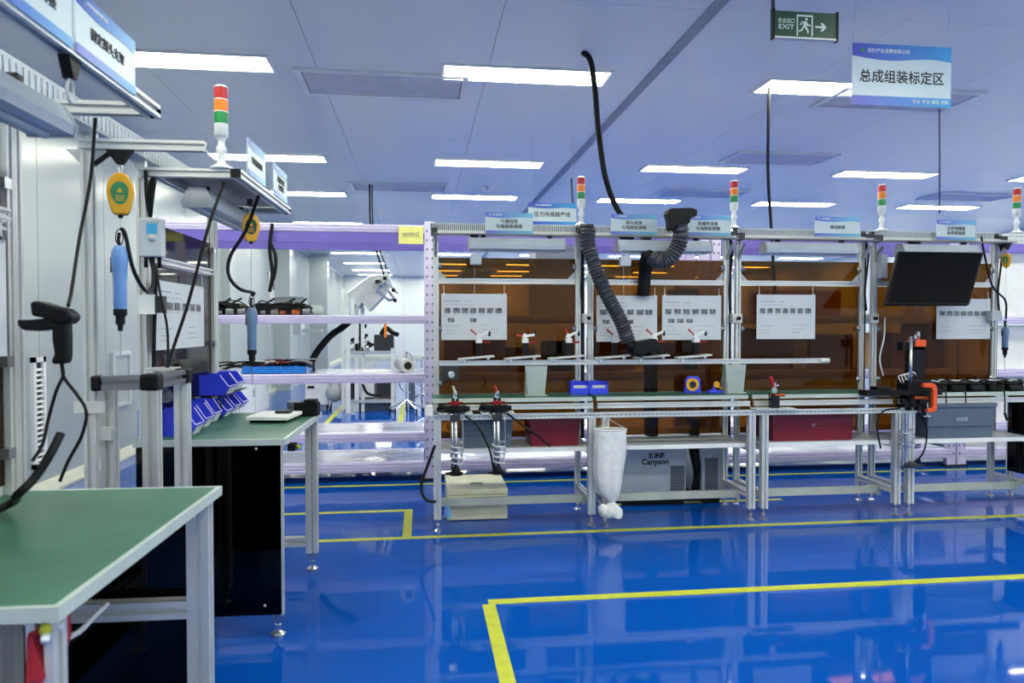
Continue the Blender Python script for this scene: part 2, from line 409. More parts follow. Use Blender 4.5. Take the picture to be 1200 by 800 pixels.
# ================================================================ generic makers
def foot(b, x, y, z1, r=.026):
    b.lathe((x, y, 0.0005), [(r, 0), (r, .006), (r*.6, .014), (.008, .02)]); b.cyl((x, y, .018), (x, y, z1), .0065, n=8)
    b.lathe((x, y, .035), [(.013, 0), (.013, .01)], n=6, smooth=False)
def stack_light(x, y, z, label, s=1.):
    t = thing('stack_light', label, 'signal light', (x, y, z), 0, 'red amber green signal towers')
    b = MB(); b.lathe((x, y, z), [(.045*s, 0), (.045*s, .006), (.02*s, .02), (.015*s, .03)]); build('base', b, 'white', t)
    b = MB(); b.lathe((x, y, z+.028*s), [(.017*s, 0), (.013*s, .03*s), (.02*s, .04*s), (.021*s, .055*s), (.013*s, .068*s), (.014*s, .085*s), (.02*s, .098*s)]); build('stem', b, 'white', t)
    b = MB(); b.lathe((x, y, z+.125*s), [(.02*s, 0), (.027*s, .006), (.027*s, .055*s)]); build('housing', b, 'white', t)
    zz = z+.18*s
    for m, nm in (('stackgreen', 'green lens'), ('orange', 'amber lens'), ('red', 'red lens')):
        b = MB(); b.lathe((x, y, zz), [(.026*s, 0), (.0265*s, .003), (.0265*s, .043*s), (.026*s, .045*s)], n=20); build('lens', b, m, t)['label'] = nm
        b = MB(); b.lathe((x, y, zz+.045*s), [(.028*s, 0), (.028*s, .004*s)]); build('ring', b, 'white', t); zz += .049*s
    b = MB(); b.lathe((x, y, zz), [(.026*s, 0), (.02*s, .006*s)]); build('cap', b, 'white', t)
    return t
def sign(fr, w, h, lines, label, name='station_sign', group='blue and white station signs', light=False, header=True, foot_text=None, size=None, th=.005, textw=None):
    t = thing(name, label, 'sign', fr @ Vector((w/2, 0, 0)), 0, group)
    band = 'band_light' if light else 'band'
    b = MB(); b.bb(0, w, 0, th, 0, h); build('board', b.xf(fr), 'signwhite', t)
    n = 24; top = [(w*i/n, h*(.78+.035*math.sin(i/n*2*math.pi*1.0+2.6)-.05*(i/n)**2)) for i in range(n+1)]
    b = MB(); b.prism([(x, z) for x, z in top]+[(w, h), (0, h)], (1, 0, 0), (0, 0, 1), (0, -.0015, 0), (0, .001, 0)); build('top_band', b.xf(fr), band, t)
    b = MB(); b.bb(0, w, -.0015, -.0005, 0, h*.155); build('bottom_band', b.xf(fr), band, t)
    if header:
        b = MB(); r = h*.04; b.lathe((w*.1, -.0016, h*.885), [(r, 0), (r, .001)], (0, -1, 0), 14); build('emblem', b.xf(fr), 'exitwhite' if light else 'badge', t)
        text('科技产业发展有限公司' if not light else '科技有限公司', h*.075, 'white', t, fr @ Matrix.Translation((0, -.002, 0)), w*.15, h*.885, 0.0004, name='header_lettering', align='LEFT')
    k = len(lines); size = size or h*.21
    for i, s in enumerate(lines):
        text(s, size, 'ink', t, fr @ Matrix.Translation((0, -.0012, 0)), w/2, h*(.46 if k == 1 else .575-.235*i), size*.012, width=(textw if textw and i == 0 else None))
    if foot_text: text(foot_text, h*.075, 'exitwhite', t, fr @ Matrix.Translation((0, -.002, 0)), w*.79, h*.085, .0003, name='footer_lettering')
    return t
def document(fr, w, h, label, n1=7, n2=2, hooks=True, seed=0):
    rr = random.Random(seed)
    t = thing('work_instruction', label, 'paper', fr @ Vector((w/2, 0, 0)), 0, 'laminated instruction sheets')
    n = 12; vs = []; fs = []
    def bow(x, z): return -.006*math.sin(x/w*math.pi)*(1-z/h)-.002*math.sin(x/w*9+seed)
    for j in range(5):
        for i in range(n+1): x = w*i/n; z = h*j/4; vs.append((x, bow(x, z), z))
    for j in range(4):
        for i in range(n): a = j*(n+1)+i; fs.append((a, a+1, a+n+2, a+n+1))
    k = len(vs); vs2 = vs+[(x, y+.0015, z) for x, y, z in vs]; fs2 = fs+[tuple(v+k for v in reversed(f)) for f in fs]
    b = MB(); b.add(vs2, fs2, True); build('sheet', b.xf(fr), 'paper', t)
    def q(b, x0, x1, z0, z1):
        m = 4; V = []
        for i in range(m+1):
            x = x0+(x1-x0)*i/m; V += [(x, bow(x, z0)-.0015, z0), (x, bow(x, z1)-.0015, z1)]
        b.add(V, [(2*i, 2*i+2, 2*i+3, 2*i+1) for i in range(m)])
    b = MB(); x = .05*w; cw = .9*w/max(n1, 6)
    for i in range(n1):
        ww = cw*rr.uniform(.68, .86); q(b, x, x+ww, h*.58, h*.58+h*.115); x += cw
    for i in range(n2): xx = w*(.1+.9/max(n1, 6)*i*(2.6 if n2 == 2 else 1)); q(b, xx, xx+cw*.75, h*.385, h*.475)
    build('printed_pictures', b.xf(fr), 'photoprint', t)['kind'] = 'stuff'
    b = MB(); q(b, .05*w, .3*w, h*.84, h*.853); q(b, .36*w, .46*w, h*.835, h*.845); q(b, .05*w, .5*w, h*.765, h*.77)
    for i in range(n1): q(b, .05*w+cw*i, .05*w+cw*(i+.6), h*.545, h*.55)
    for z in (.3, .2, .13): q(b, .06*w, .06*w+w*rr.uniform(.12, .25), h*z, h*z+.0022); q(b, .6*w, .6*w+w*rr.uniform(.1, .32), h*(z+.02), h*(z+.02)+.0022)
    build('printed_lines', b.xf(fr), 'greyink', t)['kind'] = 'stuff'
    if hooks:
        for x in (.04*w, w*.96):
            b = MB(); b.cyl((x, .001, h-.004), (x, .004, h+.055), .0025, n=6); b.box((x, .001, h), (.008, .006, .016)); build('hanging_hook', b.xf(fr), 'steel', t)
    return t
def task_lamp(p, L, axis, label):
    p = Vector(p); a = Vector(axis)
    t = thing('task_lamp', label, 'lamp', p, 0, 'tube lamps under the overhead beams'); s = a.cross(Vector((0, 0, 1)))
    o = p-a*L/2
    b = MB(); b.prism([(-.06, -.02), (-.055, -.045), (.055, -.045), (.06, -.02), (.03, .03), (-.03, .03)], s, (0, 0, 1), o, a*L); build('housing', b, 'mach', t)
    b = MB(); b.cyl(o+a*.03+Vector((0, 0, -.05)), o+a*(L-.03)+Vector((0, 0, -.05)), .011); build('tube', b, 'offwhite', t)
    for e in (-.004, L-.006):
        b = MB(); b.prism([(-.065, -.022), (-.058, -.05), (.058, -.05), (.065, -.022), (.033, .034), (-.033, .034)], s, (0, 0, 1), o+a*e, a*.01); build('end_cap', b, 'lightgrey', t)
    b = MB(); b.lathe(o+a*(L*.18)-s*.0+Vector((0, 0, 0)), [(.012, -.05), (.012, -.03)], (0, 0, 1), 10)
    for e in (.15, .85): b.box(o+a*L*e+Vector((0, 0, .042)), (.03, .03, .026))
    build('mount', b, 'dkgrey', t)
    return t
def balancer(p, label, m='yellow', zh=.5, face=-1.57, s=1., badge='badge'):
    # p = hook point at the top; face = heading of the disc's normal
    p = Vector(p); t = thing('spring_balancer', label, 'tool balancer', p-Vector((0, 0, .2*s)), 0, 'yellow spring balancers'); t['category'] = 'tool balancer'
    rot = Matrix.Translation(p) @ Matrix.Rotation(face, 4, 'Z') @ Matrix.Scale(s, 4)
    poly = [(-.014, -.035), (.014, -.035), (.03, -.05), (.042, -.075), (.046, -.105), (.04, -.14), (.03, -.175), (.022, -.188), (-.022, -.188), (-.03, -.175), (-.04, -.14), (-.046, -.105), (-.042, -.075), (-.03, -.05)]
    b = MB(); b.prism(poly, (0, 1, 0), (0, 0, 1), (-.02, 0, 0), (.04, 0, 0)); build('housing', b.xf(rot), m, t, bevel=.006)
    b = MB(); b.prism([(.031*math.cos(a)*(1 if math.sin(a) > 0 else .9), -.11+.042*math.sin(a)) for a in [i*math.pi/10 for i in range(20)]], (0, 1, 0), (0, 0, 1), (.0202, 0, 0), (.002, 0, 0)); build('badge', b.xf(rot), badge, t)
    b = MB(); b.prism([(0, -.09), (.01, -.108), (-.01, -.108)], (0, 1, 0), (0, 0, 1), (.0225, 0, 0), (.001, 0, 0))
    for z in (-.122, -.13, -.138): b.bb(.0225, .0235, -.014, .014, z, z+.003)
    build('badge_print', b.xf(rot), 'yellow', t)
    b = MB(); b.tube([(0, 0, -.05), (0, .006, -.02), (0, .008, -.008), (0, 0, 0), (0, -.008, -.008), (0, -.006, -.02), (0, 0, -.05)], .0025, 6, 4); build('hook', b.xf(rot), 'steel', t)
    b = MB(); b.lathe((0, 0, -.2), [(.006, 0), (.009, .004), (.009, .012)]); build('stopper', b.xf(rot), 'black', t)
    return t
def screwdriver(p, label, m, L=.22, cable=None, s=1.):
    p = Vector(p); t = thing('electric_screwdriver', label, 'screwdriver', p-Vector((0, 0, (L+.2)*s)), 0, 'hanging electric screwdrivers')
    T = Matrix.Translation(p) @ Matrix.Scale(s, 4)
    b = MB(); b.lathe((0, 0, -L), [(.019, 0), (.021, .01), (.0205, L*.4), (.023, L*.6), (.026, L*.72), (.026, L*.88), (.02, L*.96), (.014, L)], n=16); build('body', b.xf(T), m, t)
    b = MB(); b.bb(-.0275, -.02, -.008, .008, -L*.42, -L*.18); build('trigger', b.xf(T), 'dkgrey', t)
    b = MB(); b.lathe((0, 0, -L-.075), [(.008, 0), (.009, .02), (.015, .024), (.015, .05), (.0215, .055), (.0215, .075)], n=14); build('chuck', b.xf(T), 'black', t)
    b = MB(); b.cyl((0, 0, -L-.073), (0, 0, -L-.17), .0028, .0018, 6); build('bit', b.xf(T), 'steel', t)
    b = MB(); b.tube([(-.0, 0, 0), (-.003, 0, .02), (0, 0, .045)], .006, 8); b.tube([(0, 0, -.002), (-.012, 0, .02), (-.008, 0, .05), (0, 0, .055), (.008, 0, .05), (.012, 0, .02), (0, 0, -.002)], .0018, 6); build('hanger', b.xf(T), 'rubber', t)
    return t
def cable(pts, r, label, name='cable', m='rubber', cat='cable', group=None, n=8):
    b = MB(); b.tube(pts, r, n); return solo(name, label, cat, b, m, group)

# ================================================================ MAIN ROW OF WORKBENCHES
YF, YR, TT = 4.55, 4.97, .822
ordw = ['leftmost', 'second from the left', 'third from the left', 'rightmost']
def clip(b, x, y, z): b.bb(x-.012, x+.012, y-.03, y-.018, z-.018, z+.018); b.cyl((x, y-.03, z), (x, y-.042, z), .008, n=8)
def workbench(i, xa, xb, label):
    t = thing('workbench', label, 'workbench', ((xa+xb)/2, (YF+YR)/2, 0), 0, 'aluminium assembly workbenches in a row')
    for x in (xa, xb):
        b = MB(); b.bar((x, YF, .08), (x, YF, .70), .045); l = build('leg', b, 'alu', t)
        b = MB(); foot(b, x, YF, .08); build('leveling_foot', b, 'steel', l)
        b = MB(); b.bar((x, YR, .08), (x, YR, 1.9), .036, .036); l = build('upright', b, 'alu', t)
        b = MB(); foot(b, x, YR, .08); build('leveling_foot', b, 'steel', l)
        for z in (.17, .485): b = MB(); b.bar((x, YF+.023, z), (x, YR-.018, z), .04); build('side_rail', b, 'alu', t)
        b = MB(); b.bar((x, 4.86, 1.86), (x, YR, 1.76), .018, .018); build('brace', b, 'alu', t)
    for x, s in ((xa, 1), (xb, -1)):
        b = MB(); b.prism([(0, 0), (.06*s, 0), (0, .06)], (1, 0, 0), (0, 0, 1), (x+.018*s, YR-.004, 1.612), (0, .008, 0))
        build('gusset', b, 'lightgrey', t)
        b = MB()
        for z in (1.7, .9, 1.27): clip(b, x+.03*s, YR-.0, z)
        build('panel_clips', b, 'steel', t)
    b = MB(); b.bar((xa+.018, YR, 1.597), (xb-.018, YR, 1.597), .03, .032); build('mid_rail', b, 'alu', t)
    b = MB(); b.bar((xa-.035, 4.9, 1.915), (xb+.035, 4.9, 1.915), .03, .03); build('overhead_beam', b, 'alu', t)
    b = MB(); b.bb(xa+.02, xb-.02, 4.715, 4.745, .115, .165); build('foot_bar', b, 'stretcher', t)
    for x, s in ((xa, 1), (xb, -1)): b = MB(); b.bb(x, x+.022*s, 4.71, 4.76, .10, .18); build('bar_bracket', b, 'stretcher', t)
    b = MB(); b.bb(xa+.023, xb-.023, 4.6, YR-.02, .492, .508); build('shelf', b, 'lightgrey', t)
    b = MB(); b.bb(xa+.023, xb-.023, 4.585, 4.6, .482, .509); build('shelf_edge', b, 'white', t)
    b = MB(); b.bb(xa-.03, xb+.03, 4.672, 4.966, .80, TT); build('tabletop', b, 'green', t)
    b = MB(); b.bb(xa-.03, xb+.03, 4.656, 4.672, .797, TT+.0005); build('table_edge', b, 'edge', t)
    b = MB(); b.bar((xa-.03, 4.64, .768), (xb+.03, 4.64, .768), .032, .033); build('apron', b, 'alu', t)
    for z0, z1, nm in ((1.615, 1.755, 'upper_panel'), (.8225, 1.578, 'back_panel'), (.52, .795, 'lower_panel')):
        b = MB(); b.bb(xa+.02, xb-.02, YR-.003, YR+.003, z0, z1); build(nm, b, 'amber', t)
    # slotted wiring duct on top
    b = MB(); b.bb(xa-.035, xb+.035, 4.93, 4.985, 1.932, 1.936)
    n = int((xb-xa)/.0135)
    for k in range(n): xx = xa-.02+k*.0135; b.bb(xx, xx+.0085, 4.93, 4.932, 1.936, 1.98)
    b.bb(xa-.035, xb+.035, 4.983, 4.985, 1.936, 1.98); build('wiring_duct', b, 'mach', t)
    b = MB(); b.bb(xa-.035, xb+.035, 4.93, 4.985, 1.98, 1.984); build('duct_lid', b, 'white', t)
    b = MB(); b.bb(xa-.02, xb+.02, 4.945, 4.97, 1.94, 1.972); build('wire_bundle', b, 'dkgrey', t)
    b = MB(); b.bb(xa-.02, xb+.02, 4.78, 4.884, 1.893, 1.899); build('under_plate', b, 'alu_dark', t)
    b = MB(); b.bb(xb+.02, xb+.052, 4.986, 4.99, .5, 1.92); build('gap_dark_strip', b, 'black', t)  # black strip added to darken the open gap between paired posts
    # switch box on the right post
    x = xb+.05
    if i < 3:
        b = MB(); b.bb(x-.03, x+.04, 4.885, 4.94, 1.31, 1.375); k = build('switch_box', b, 'offwhite', t, bevel=.004)
        b = MB(); b.cyl((x+.008, 4.885, 1.343), (x+.008, 4.862, 1.343), .013); build('knob', b, 'black', k)
    b = MB(); b.tube([(xb+.022, 4.955, 1.93), (xb+.03, 4.93, 1.8), (xb+.018, 4.945, 1.55), (xb+.03, 4.945, 1.4)], .007); build('post_cable', b, 'rubber', t)
    b = MB(); b.bb(xb-.02, xb+.03, 4.875, 4.93, 1.925, 1.952); b.bb(xa-.03, xa+.01, 4.875, 4.93, 1.895, 1.945); build('corner_connector', b, 'dkgrey', t)
    return t
posts = [(.102, 1.088), (1.178, 2.167), (2.257, 3.205), (3.305, 4.275)]
wl = ['aluminium workbench with springs hanging at its front, above the cream box', 'aluminium workbench over the chiller cabinet, white cloth bag hanging at its left front leg',
      'aluminium workbench with one sheet on its amber panel and a dark red bin under it', 'aluminium workbench behind the black tilted monitor, with black cable sets on top']
for i, (a, c) in enumerate(posts): workbench(i, a, c, wl[i])
# right neighbour mostly out of the picture
t = thing('workbench', 'aluminium workbench cut off by the right edge of the photo, with a dark side panel', 'workbench', (5.0, 4.76, 0), 0, 'aluminium assembly workbenches in a row')
for x in (4.42, 5.4):
    for y in (4.55, 4.97):
        b = MB(); b.bar((x+.02, y, .08), (x+.02, y, .8 if y < 4.9 else .8), .04); l = build('leg', b, 'alu', t); b = MB(); foot(b, x+.02, y, .08); build('leveling_foot', b, 'steel', l)
b = MB(); b.bb(4.36, 5.5, 4.55, 4.99, .80, TT); build('tabletop', b, 'green', t)
b = MB(); b.bb(4.395, 4.4, 4.57, 4.95, .2, .79); build('side_panel', b, 'smoke', t)
b = MB(); b.bb(4.44, 5.4, 4.973, 4.979, .2, .79); build('back_panel', b, 'smoke', t)
b = MB(); b.bb(4.40, 5.4, 4.6, 4.95, .492, .508); build('shelf', b, 'lightgrey', t)
b = MB(); b.bb(4.42, 5.4, 4.715, 4.745, .115, .165); build('foot_bar', b, 'stretcher', t)

# conveyor rails in front
t = thing('conveyor_rail', 'long aluminium pallet rail running along the front of the three left workbenches', 'rail', (1.75, YF, .70), 0)
b = MB(); b.bar((.07, YF, .718), (3.37, YF, .718), .035, .033); build('rail', b, 'alu', t)
b = MB(); 
for k in range(110): x = .1+k*.0295; b.box((x, YF-.0185, .718), (.006, .002, .008))
build('roller_pins', b, 'alu_dark', t)['kind'] = 'stuff'
b = MB(); b.bb(.055, .075, YF-.03, YF+.09, .70, .77); b.bb(.03, .07, 4.5, 4.62, .735, .79); build('end_plate', b, 'white', t)

# raised bar with clamp jigs
t = thing('raised_rail', 'raised aluminium bar on grey-green brackets carrying clamp jigs', 'rail', (1.5, 4.8, TT), 0)
b = MB(); b.bar((.12, 4.8, 1.045), (2.79, 4.8, 1.045), .035, .032); build('bar', b, 'alu', t)
b = MB(); b.lathe((2.79, 4.8, 1.045), [(.018, 0), (.018, .07)], (1, 0, 0), 12); build('end_cap', b, 'offwhite', t)
for x in (.765, 2.16):
    b = MB(); b.prism([(-.075, .2), (.075, .2), (.058, .02), (.058, 0), (-.058, 0), (-.058, .02)], (1, 0, 0), (0, 0, 1), (x, 4.775, TT+.001), (0, .006, 0))
    b.prism([(0, 0), (.09, 0), (.05, .2), (0, .2)], (0, 1, 0), (0, 0, 1), (x-.07, 4.78, TT+.001), (.006, 0, 0)); b.bb(x-.075, x+.075, 4.765, 4.87, TT+.001, TT+.008)
    build('bracket', b, 'galv', t)
b = MB(); b.bb(.13, .25, 4.79, 4.86, .93, 1.03); b.lathe((.2, 4.79, .97), [(.03, 0), (.03, .03)], (0, -1, 0), 16); build('drive_motor', b, 'dkgrey', t)
b = MB(); b.lathe((.2, 4.759, .97), [(.024, 0), (.02, .006)], (0, -1, 0), 16); build('pulley', b, 'steel', t)

def clamp_jig(x, label, tilt, up, y=4.8, z=1.062):
    t = thing('clamp_jig', label, 'clamp', (x, y, z), 0, 'toggle clamp jigs on the raised bar')
    r = Matrix.Translation((x, y, z+.012)) @ Matrix.Rotation(-tilt, 4, 'Y')
    b = MB(); b.bb(-.12, .12, -.05, .04, 0, .012); build('plate', b.xf(r), 'offwhite', t, bevel=.002)
    b = MB(); b.bb(-.09, -.07, -.02, .02, -.022, 0); b.bb(.07, .09, -.02, .02, -.015, 0); build('plate_feet', b.xf(r), 'steel', t)
    T = Matrix.Translation((x+.02, y, z+.03))
    b = MB(); b.bb(-.018, .018, -.018, .018, 0, .085); build('post', b.xf(T), 'black', t)
    b = MB(); b.bb(-.02, .02, -.022, .022, .085, .115); b.box((-.0, 0, .13), (.03, .02, .03), Matrix.Rotation(.4, 3, 'Y')); b.bar((.0, 0, .13), (.075, 0, .165 if up else .14), .012, .016, slot=False); build('clamp_body', b.xf(T), 'white', t)
    b = MB(); b.cyl((-.005, 0, .13), (-.055 if up != 2 else -.02, 0, .175 if up else .135), .004, .0065); build('handle', b.xf(T), 'red', t)
    b = MB(); b.cyl((.022, 0, .088), (.075, 0, .09), .005, .007); build('lever', b.xf(T), 'redcloth', t)
    b = MB(); b.cyl((.07, 0, .165), (.07, 0, .13), .008); build('pressure_pad', b.xf(T), 'black', t)
    return t
for x, lb, up in [(at(563, 420, Y=4.8).x, 'toggle clamp jig in front of the leftmost instruction sheet', 1), (at(617, 420, Y=4.8).x, 'toggle clamp jig above the left grey-green bracket', 0), (at(668, 420, Y=4.8).x, 'toggle clamp jig beside the first pair of uprights', 2),
                  (at(722, 420, Y=4.8).x, 'toggle clamp jig partly behind the corrugated hose', 1), (at(768, 420, Y=4.8).x, 'toggle clamp jig between the two middle sheets', 1), (at(817, 420, Y=4.8).x, 'toggle clamp jig in front of the third sheet from the left', 1)]:
    clamp_jig(x-.03, lb, .085, up)

# spring test fixtures standing on the pallet rail
def fixture(x, label, red=True):
    y = YF+.0; z = .7365
    t = thing('spring_fixture', label, 'fixture', (x, y, z), 0, 'spring test fixtures')
    b = MB(); b.bb(x-.1, x-.05, y-.05, y+.065, z, z+.012); b.bb(x+.06, x+.11, y-.05, y+.065, z, z+.012); b.bb(x-.05, x+.06, y-.0, y+.065, z, z+.012); build('pallet', b, 'offwhite', t, bevel=.002)
    b = MB(); b.lathe((x, y-.005, z+.012), [(.045, 0), (.05, .012), (.05, .025), (.03, .03)]); b.bb(x-.07, x+.07, y-.03, y+.02, z+.015, z+.055)
    b.bb(x-.02, x-.002, y-.02, y+.01, z+.04, z+.1); b.bb(x+.006, x+.024, y-.02, y+.01, z+.04, z+.1)
    b.lathe((x-.085, y-.01, z+.05), [(.02, -.02), (.024, -.014), (.024, .014), (.018, .02)], (1, 0, 0), 12); b.lathe((x+.075, y-.01, z+.035), [(.016, -.016), (.02, -.01), (.02, .01), (.016, .016)], (0, 0, 1), 12); b.tube([(x-.09, y, z+.06), (x-.11, y-.02, z+.03), (x-.07, y-.04, z+.02)], .006)
    build('clamp_base', b, 'black', t)
    b = MB(); b.cyl((x-.045, y-.03, z+.075), (x+.05, y-.03, z+.078), .004); b.bb(x-.025, x+.025, y-.03, y-.02, z+.06, z+.085); build('cross_handle', b, 'redcloth', t)
    b = MB(); b.lathe((x+.004, y-.01, z+.1), [(.012, 0), (.008, .012), (.013, .02), (.009, .04)]); b.box((x, y-.01, z+.125), (.02, .014, .045), Matrix.Rotation(.2, 3, 'Y')); build('toggle', b, 'steel', t)
    b = MB(); b.cyl((x, y-.01, z+.14), (x-.012, y-.012, z+.178), .009, .006); build('toggle_tip', b, 'red' if red else 'offwhite', t)
    # below: shafts, coil spring, ring
    yb = y-.045
    b = MB(); b.cyl((x-.018, yb, z+.01), (x-.018, yb, .40), .008); b.cyl((x+.004, yb, z+.01), (x+.004, yb, .38), .012); b.tube([(x+.045, yb, z-.02), (x+.05, yb, .6), (x+.045, yb, .5), (x+.03, yb, .44)], .004); build('guide_rods', b, 'steel', t)
    b = MB(); b.bb(x-.03, x+.03, yb-.014, y-.019, .7, .74); build('hanger', b, 'dkgrey', t)
    pts = []; n = 70
    for k in range(n+1): a = k/n*2*math.pi*4.5; pts.append((x+.006+.038*math.cos(a), yb+.038*math.sin(a), .565-.15*k/n))
    b = MB(); b.tube(pts, .006, 7, 1); build('coil_spring', b, 'coil', t)
    b = MB(); b.lathe((x+.004, yb, .36), [(.02, 0), (.042, .004), (.045, .02), (.03, .026), (.02, .05)], n=18); b.bb(x-.06, x-.02, yb-.01, yb+.01, .365, .378); build('base_ring', b, 'black', t)
    return t
xA = at(533, 480, Y=YF).x; xB = at(582, 480, Y=YF).x
fixture(xA, 'black fixture with a pale tip and silver coil spring hanging below, left of two', False)
fixture(xB, 'black fixture with a red tip and silver coil spring hanging below, right of two')
def at3(l, Y): return [at(px, py, Y=Y+dy) for px, py, dy in l]
cable(at3([(545, 487, 0), (560, 500, -.03), (573, 525, -.03), (579, 553, 0)], 4.48), .006, 'black cable curving from the left spring fixture to the right one')
cable(at3([(594, 484, 0), (615, 500, -.01), (632, 512, -.03), (645, 523, -.03)], 4.46), .007, 'black cable stub sticking out right of the red-tipped fixture')
# block clamp with copper knob on third bench
x = at(907, 478, Y=YF).x; z = .7365
t = thing('post_clamp', 'black post clamp with a red handle and copper knob on the pallet rail', 'clamp', (x, YF, z))
b = MB(); b.bb(x-.14, x+.0, YF-.04, YF+.06, z, z+.01); b.bb(x+.0, x+.14, YF-.055, YF+.045, z, z+.008); build('pallet', b, 'offwhite', t, bevel=.002)
b = MB(); b.bb(x-.028, x+.028, YF-.025, YF+.025, z+.01, z+.11); build('post', b, 'blackgloss', t, bevel=.003)
b = MB(); b.lathe((x+.03, YF, z+.095), [(.008, 0), (.012, .01), (.012, .04), (.008, .045)], (1, 0, 0), 12); b.cyl((x-.03, YF-.01, z+.098), (x+.03, YF-.03, z+.098), .008); build('knob', b, 'copper', t)
b = MB(); b.box((x, YF, z+.125), (.03, .02, .035)); b.cyl((x, YF, z+.13), (x+.006, YF, z+.18), .009); b.cyl((x, YF, z+.15), (x+.03, YF, z+.16), .006); build('clamp_body', b, 'steel', t)
b = MB(); b.cyl((x-.005, YF, z+.15), (x-.025, YF, z+.215), .008, .011); build('handle', b, 'red', t)

# things on the tabletops
def small_bin(p0, w, d, h, label, grp='blue parts bins on the workbench'):
    x, y, z = p0; t = thing('parts_bin', label, 'bin', (x+w/2, y+d/2, z), 0, grp); b = MB(); k = .003
    b.bb(x, x+w, y, y+d, z, z+k); b.bb(x, x+w, y+d-k, y+d, z+k, z+h); b.bb(x, x+k, y, y+d, z+k, z+h); b.bb(x+w-k, x+w, y, y+d, z+k, z+h); b.bb(x+k, x+w-k, y, y+k, z+k, z+h*.75); build('tray', b, 'bin', t)
    b = MB(); b.bb(x+w*.15, x+w*.85, y-.002, y, z+h*.5, z+h*.72); build('card', b, 'offwhite', t); return t
x0 = at(669, 450, Y=4.85).x
small_bin((x0, 4.85, TT+.001), .125, .08, .085, 'small blue parts bin on the bench, left of the pair by the first uprights')
small_bin((x0+.13, 4.85, TT+.001), .13, .08, .085, 'small blue parts bin on the bench, right of the pair by the first uprights')
x = at(812, 455, Y=4.84).x; z = TT+.001
t = thing('tape_dispenser', 'blue and yellow tape roll holder on the green bench top', 'dispenser', (x, 4.84, z))
b = MB(); b.prism([(-.06, 0), (.06, 0), (.055, .09), (.04, .115), (-.03, .115), (-.05, .09)], (1, 0, 0), (0, 0, 1), (x, 4.84, z), (0, .03, 0)); build('holder', b, 'bin', t, bevel=.005)
b = MB(); b.lathe((x-.005, 4.839, z+.06), [(.045, 0), (.045, .008)], (0, -1, 0), 20); build('tape_roll', b, 'yellow', t)
b = MB(); b.lathe((x-.005, 4.83, z+.06), [(.024, 0), (.024, .004)], (0, -1, 0), 16); build('core', b, 'ink', t)
x = at(838, 455, Y=4.83).x
t = thing('cutter', 'small blue bench cutter with yellow wheel beside the tape holder', 'tool', (x, 4.83, z))
b = MB(); b.bb(x-.05, x+.05, 4.81, 4.86, z, z+.02); b.box((x, 4.84, z+.04), (.02, .03, .06), Matrix.Rotation(.5, 3, 'Y')); build('body', b, 'bin', t, bevel=.003)
b = MB(); b.lathe((x+.005, 4.82, z+.06), [(.022, 0), (.022, .008)], (0, -1, 0), 14); b.cyl((x, 4.815, z+.05), (x+.05, 4.815, z+.03), .006); build('wheel', b, 'yellow', t)

# documents on the amber panels
YD = 4.945
def docpx(x0, y0, x1, y1, label, **k):
    a = at(x0, y0, Y=YD); c = at(x1, y1, Y=YD); document(frame((a.x, YD, c.z), (1, 0, 0)), c.x-a.x, a.z-c.z, label, **k)
docpx(517, 344, 594, 398, 'laminated instruction sheet on the leftmost amber panel', n1=7, n2=2, seed=1)
docpx(699, 346, 770, 400, 'laminated instruction sheet partly behind the corrugated hose', n1=6, n2=2, seed=2)
docpx(776, 346, 845, 398, 'laminated instruction sheet right of the corrugated hose, on the second amber panel', n1=6, n2=3, seed=3)
docpx(887, 345, 955, 397, 'laminated instruction sheet alone on the third amber panel', n1=7, n2=0, seed=4)
docpx(1098, 350, 1160, 397, 'laminated instruction sheet below the black tilted monitor', n1=7, n2=0, seed=5)

# signs on the beam
def signpx(x0, x1, yt, yb, lines, label, **k):
    a = at(x0, yt, Y=4.84); c = at(x1, yb, Y=4.84); sign(frame((a.x, 4.862, c.z), (1, 0, 0)), c.x-a.x, a.z-c.z, lines, label, light=True, **k)
signpx(569, 625, 248, 274, ['外接线束', '与电路板焊接'], 'blue and white sign with two lines above the leftmost workbench')
signpx(717, 771, 250, 275, ['探头线束', '与电路板焊接'], 'blue and white sign left of the black extractor hood')
signpx(804, 858, 251, 276, ['机械件线束', '与电路板焊接'], 'blue and white sign right of the black extractor hood')
signpx(957, 1010, 253, 277, ['焊点检查'], 'blue and white sign with one line above the third workbench')
signpx(1100, 1146, 257, 281, ['主控电路板', '及线束固定'], 'blue and white sign above the black tilted monitor')
a = at(619, 237, Y=7); c = at(675, 264, Y=7)
sg = sign(frame((a.x, 7, c.z), (1, 0, 0)), c.x-a.x, a.z-c.z, ['压力传感器产线'], 'larger blue and white sign hanging from the ceiling behind the row', name='hanging_sign', group=None, size=(a.z-c.z)*.24)
b = MB()
for x in (a.x+.04, c.x-.04): b.cyl((x, 7, a.z), (x, 7, CEIL-.001), .0015, n=5)
build('hanging_wires', b, 'alu', sg)
a = at(999, 50, Y=3.9); c = at(1114, 127, Y=3.9)
sg = sign(frame((a.x, 3.9, c.z), (1, 0, 0)), c.x-a.x, a.z-c.z, ['总成组装标定区'], 'large blue and white area sign hanging from the ceiling at upper right', name='hanging_sign', group=None, foot_text='专业 专注 诚信 创新', size=.078, textw=.525)
b = MB()
for x in (a.x+.02, c.x-.02): b.cyl((x, 3.903, a.z-.01), (x, 3.903, CEIL-.001), .0014, n=5)
build('hanging_wires', b, 'white', sg)
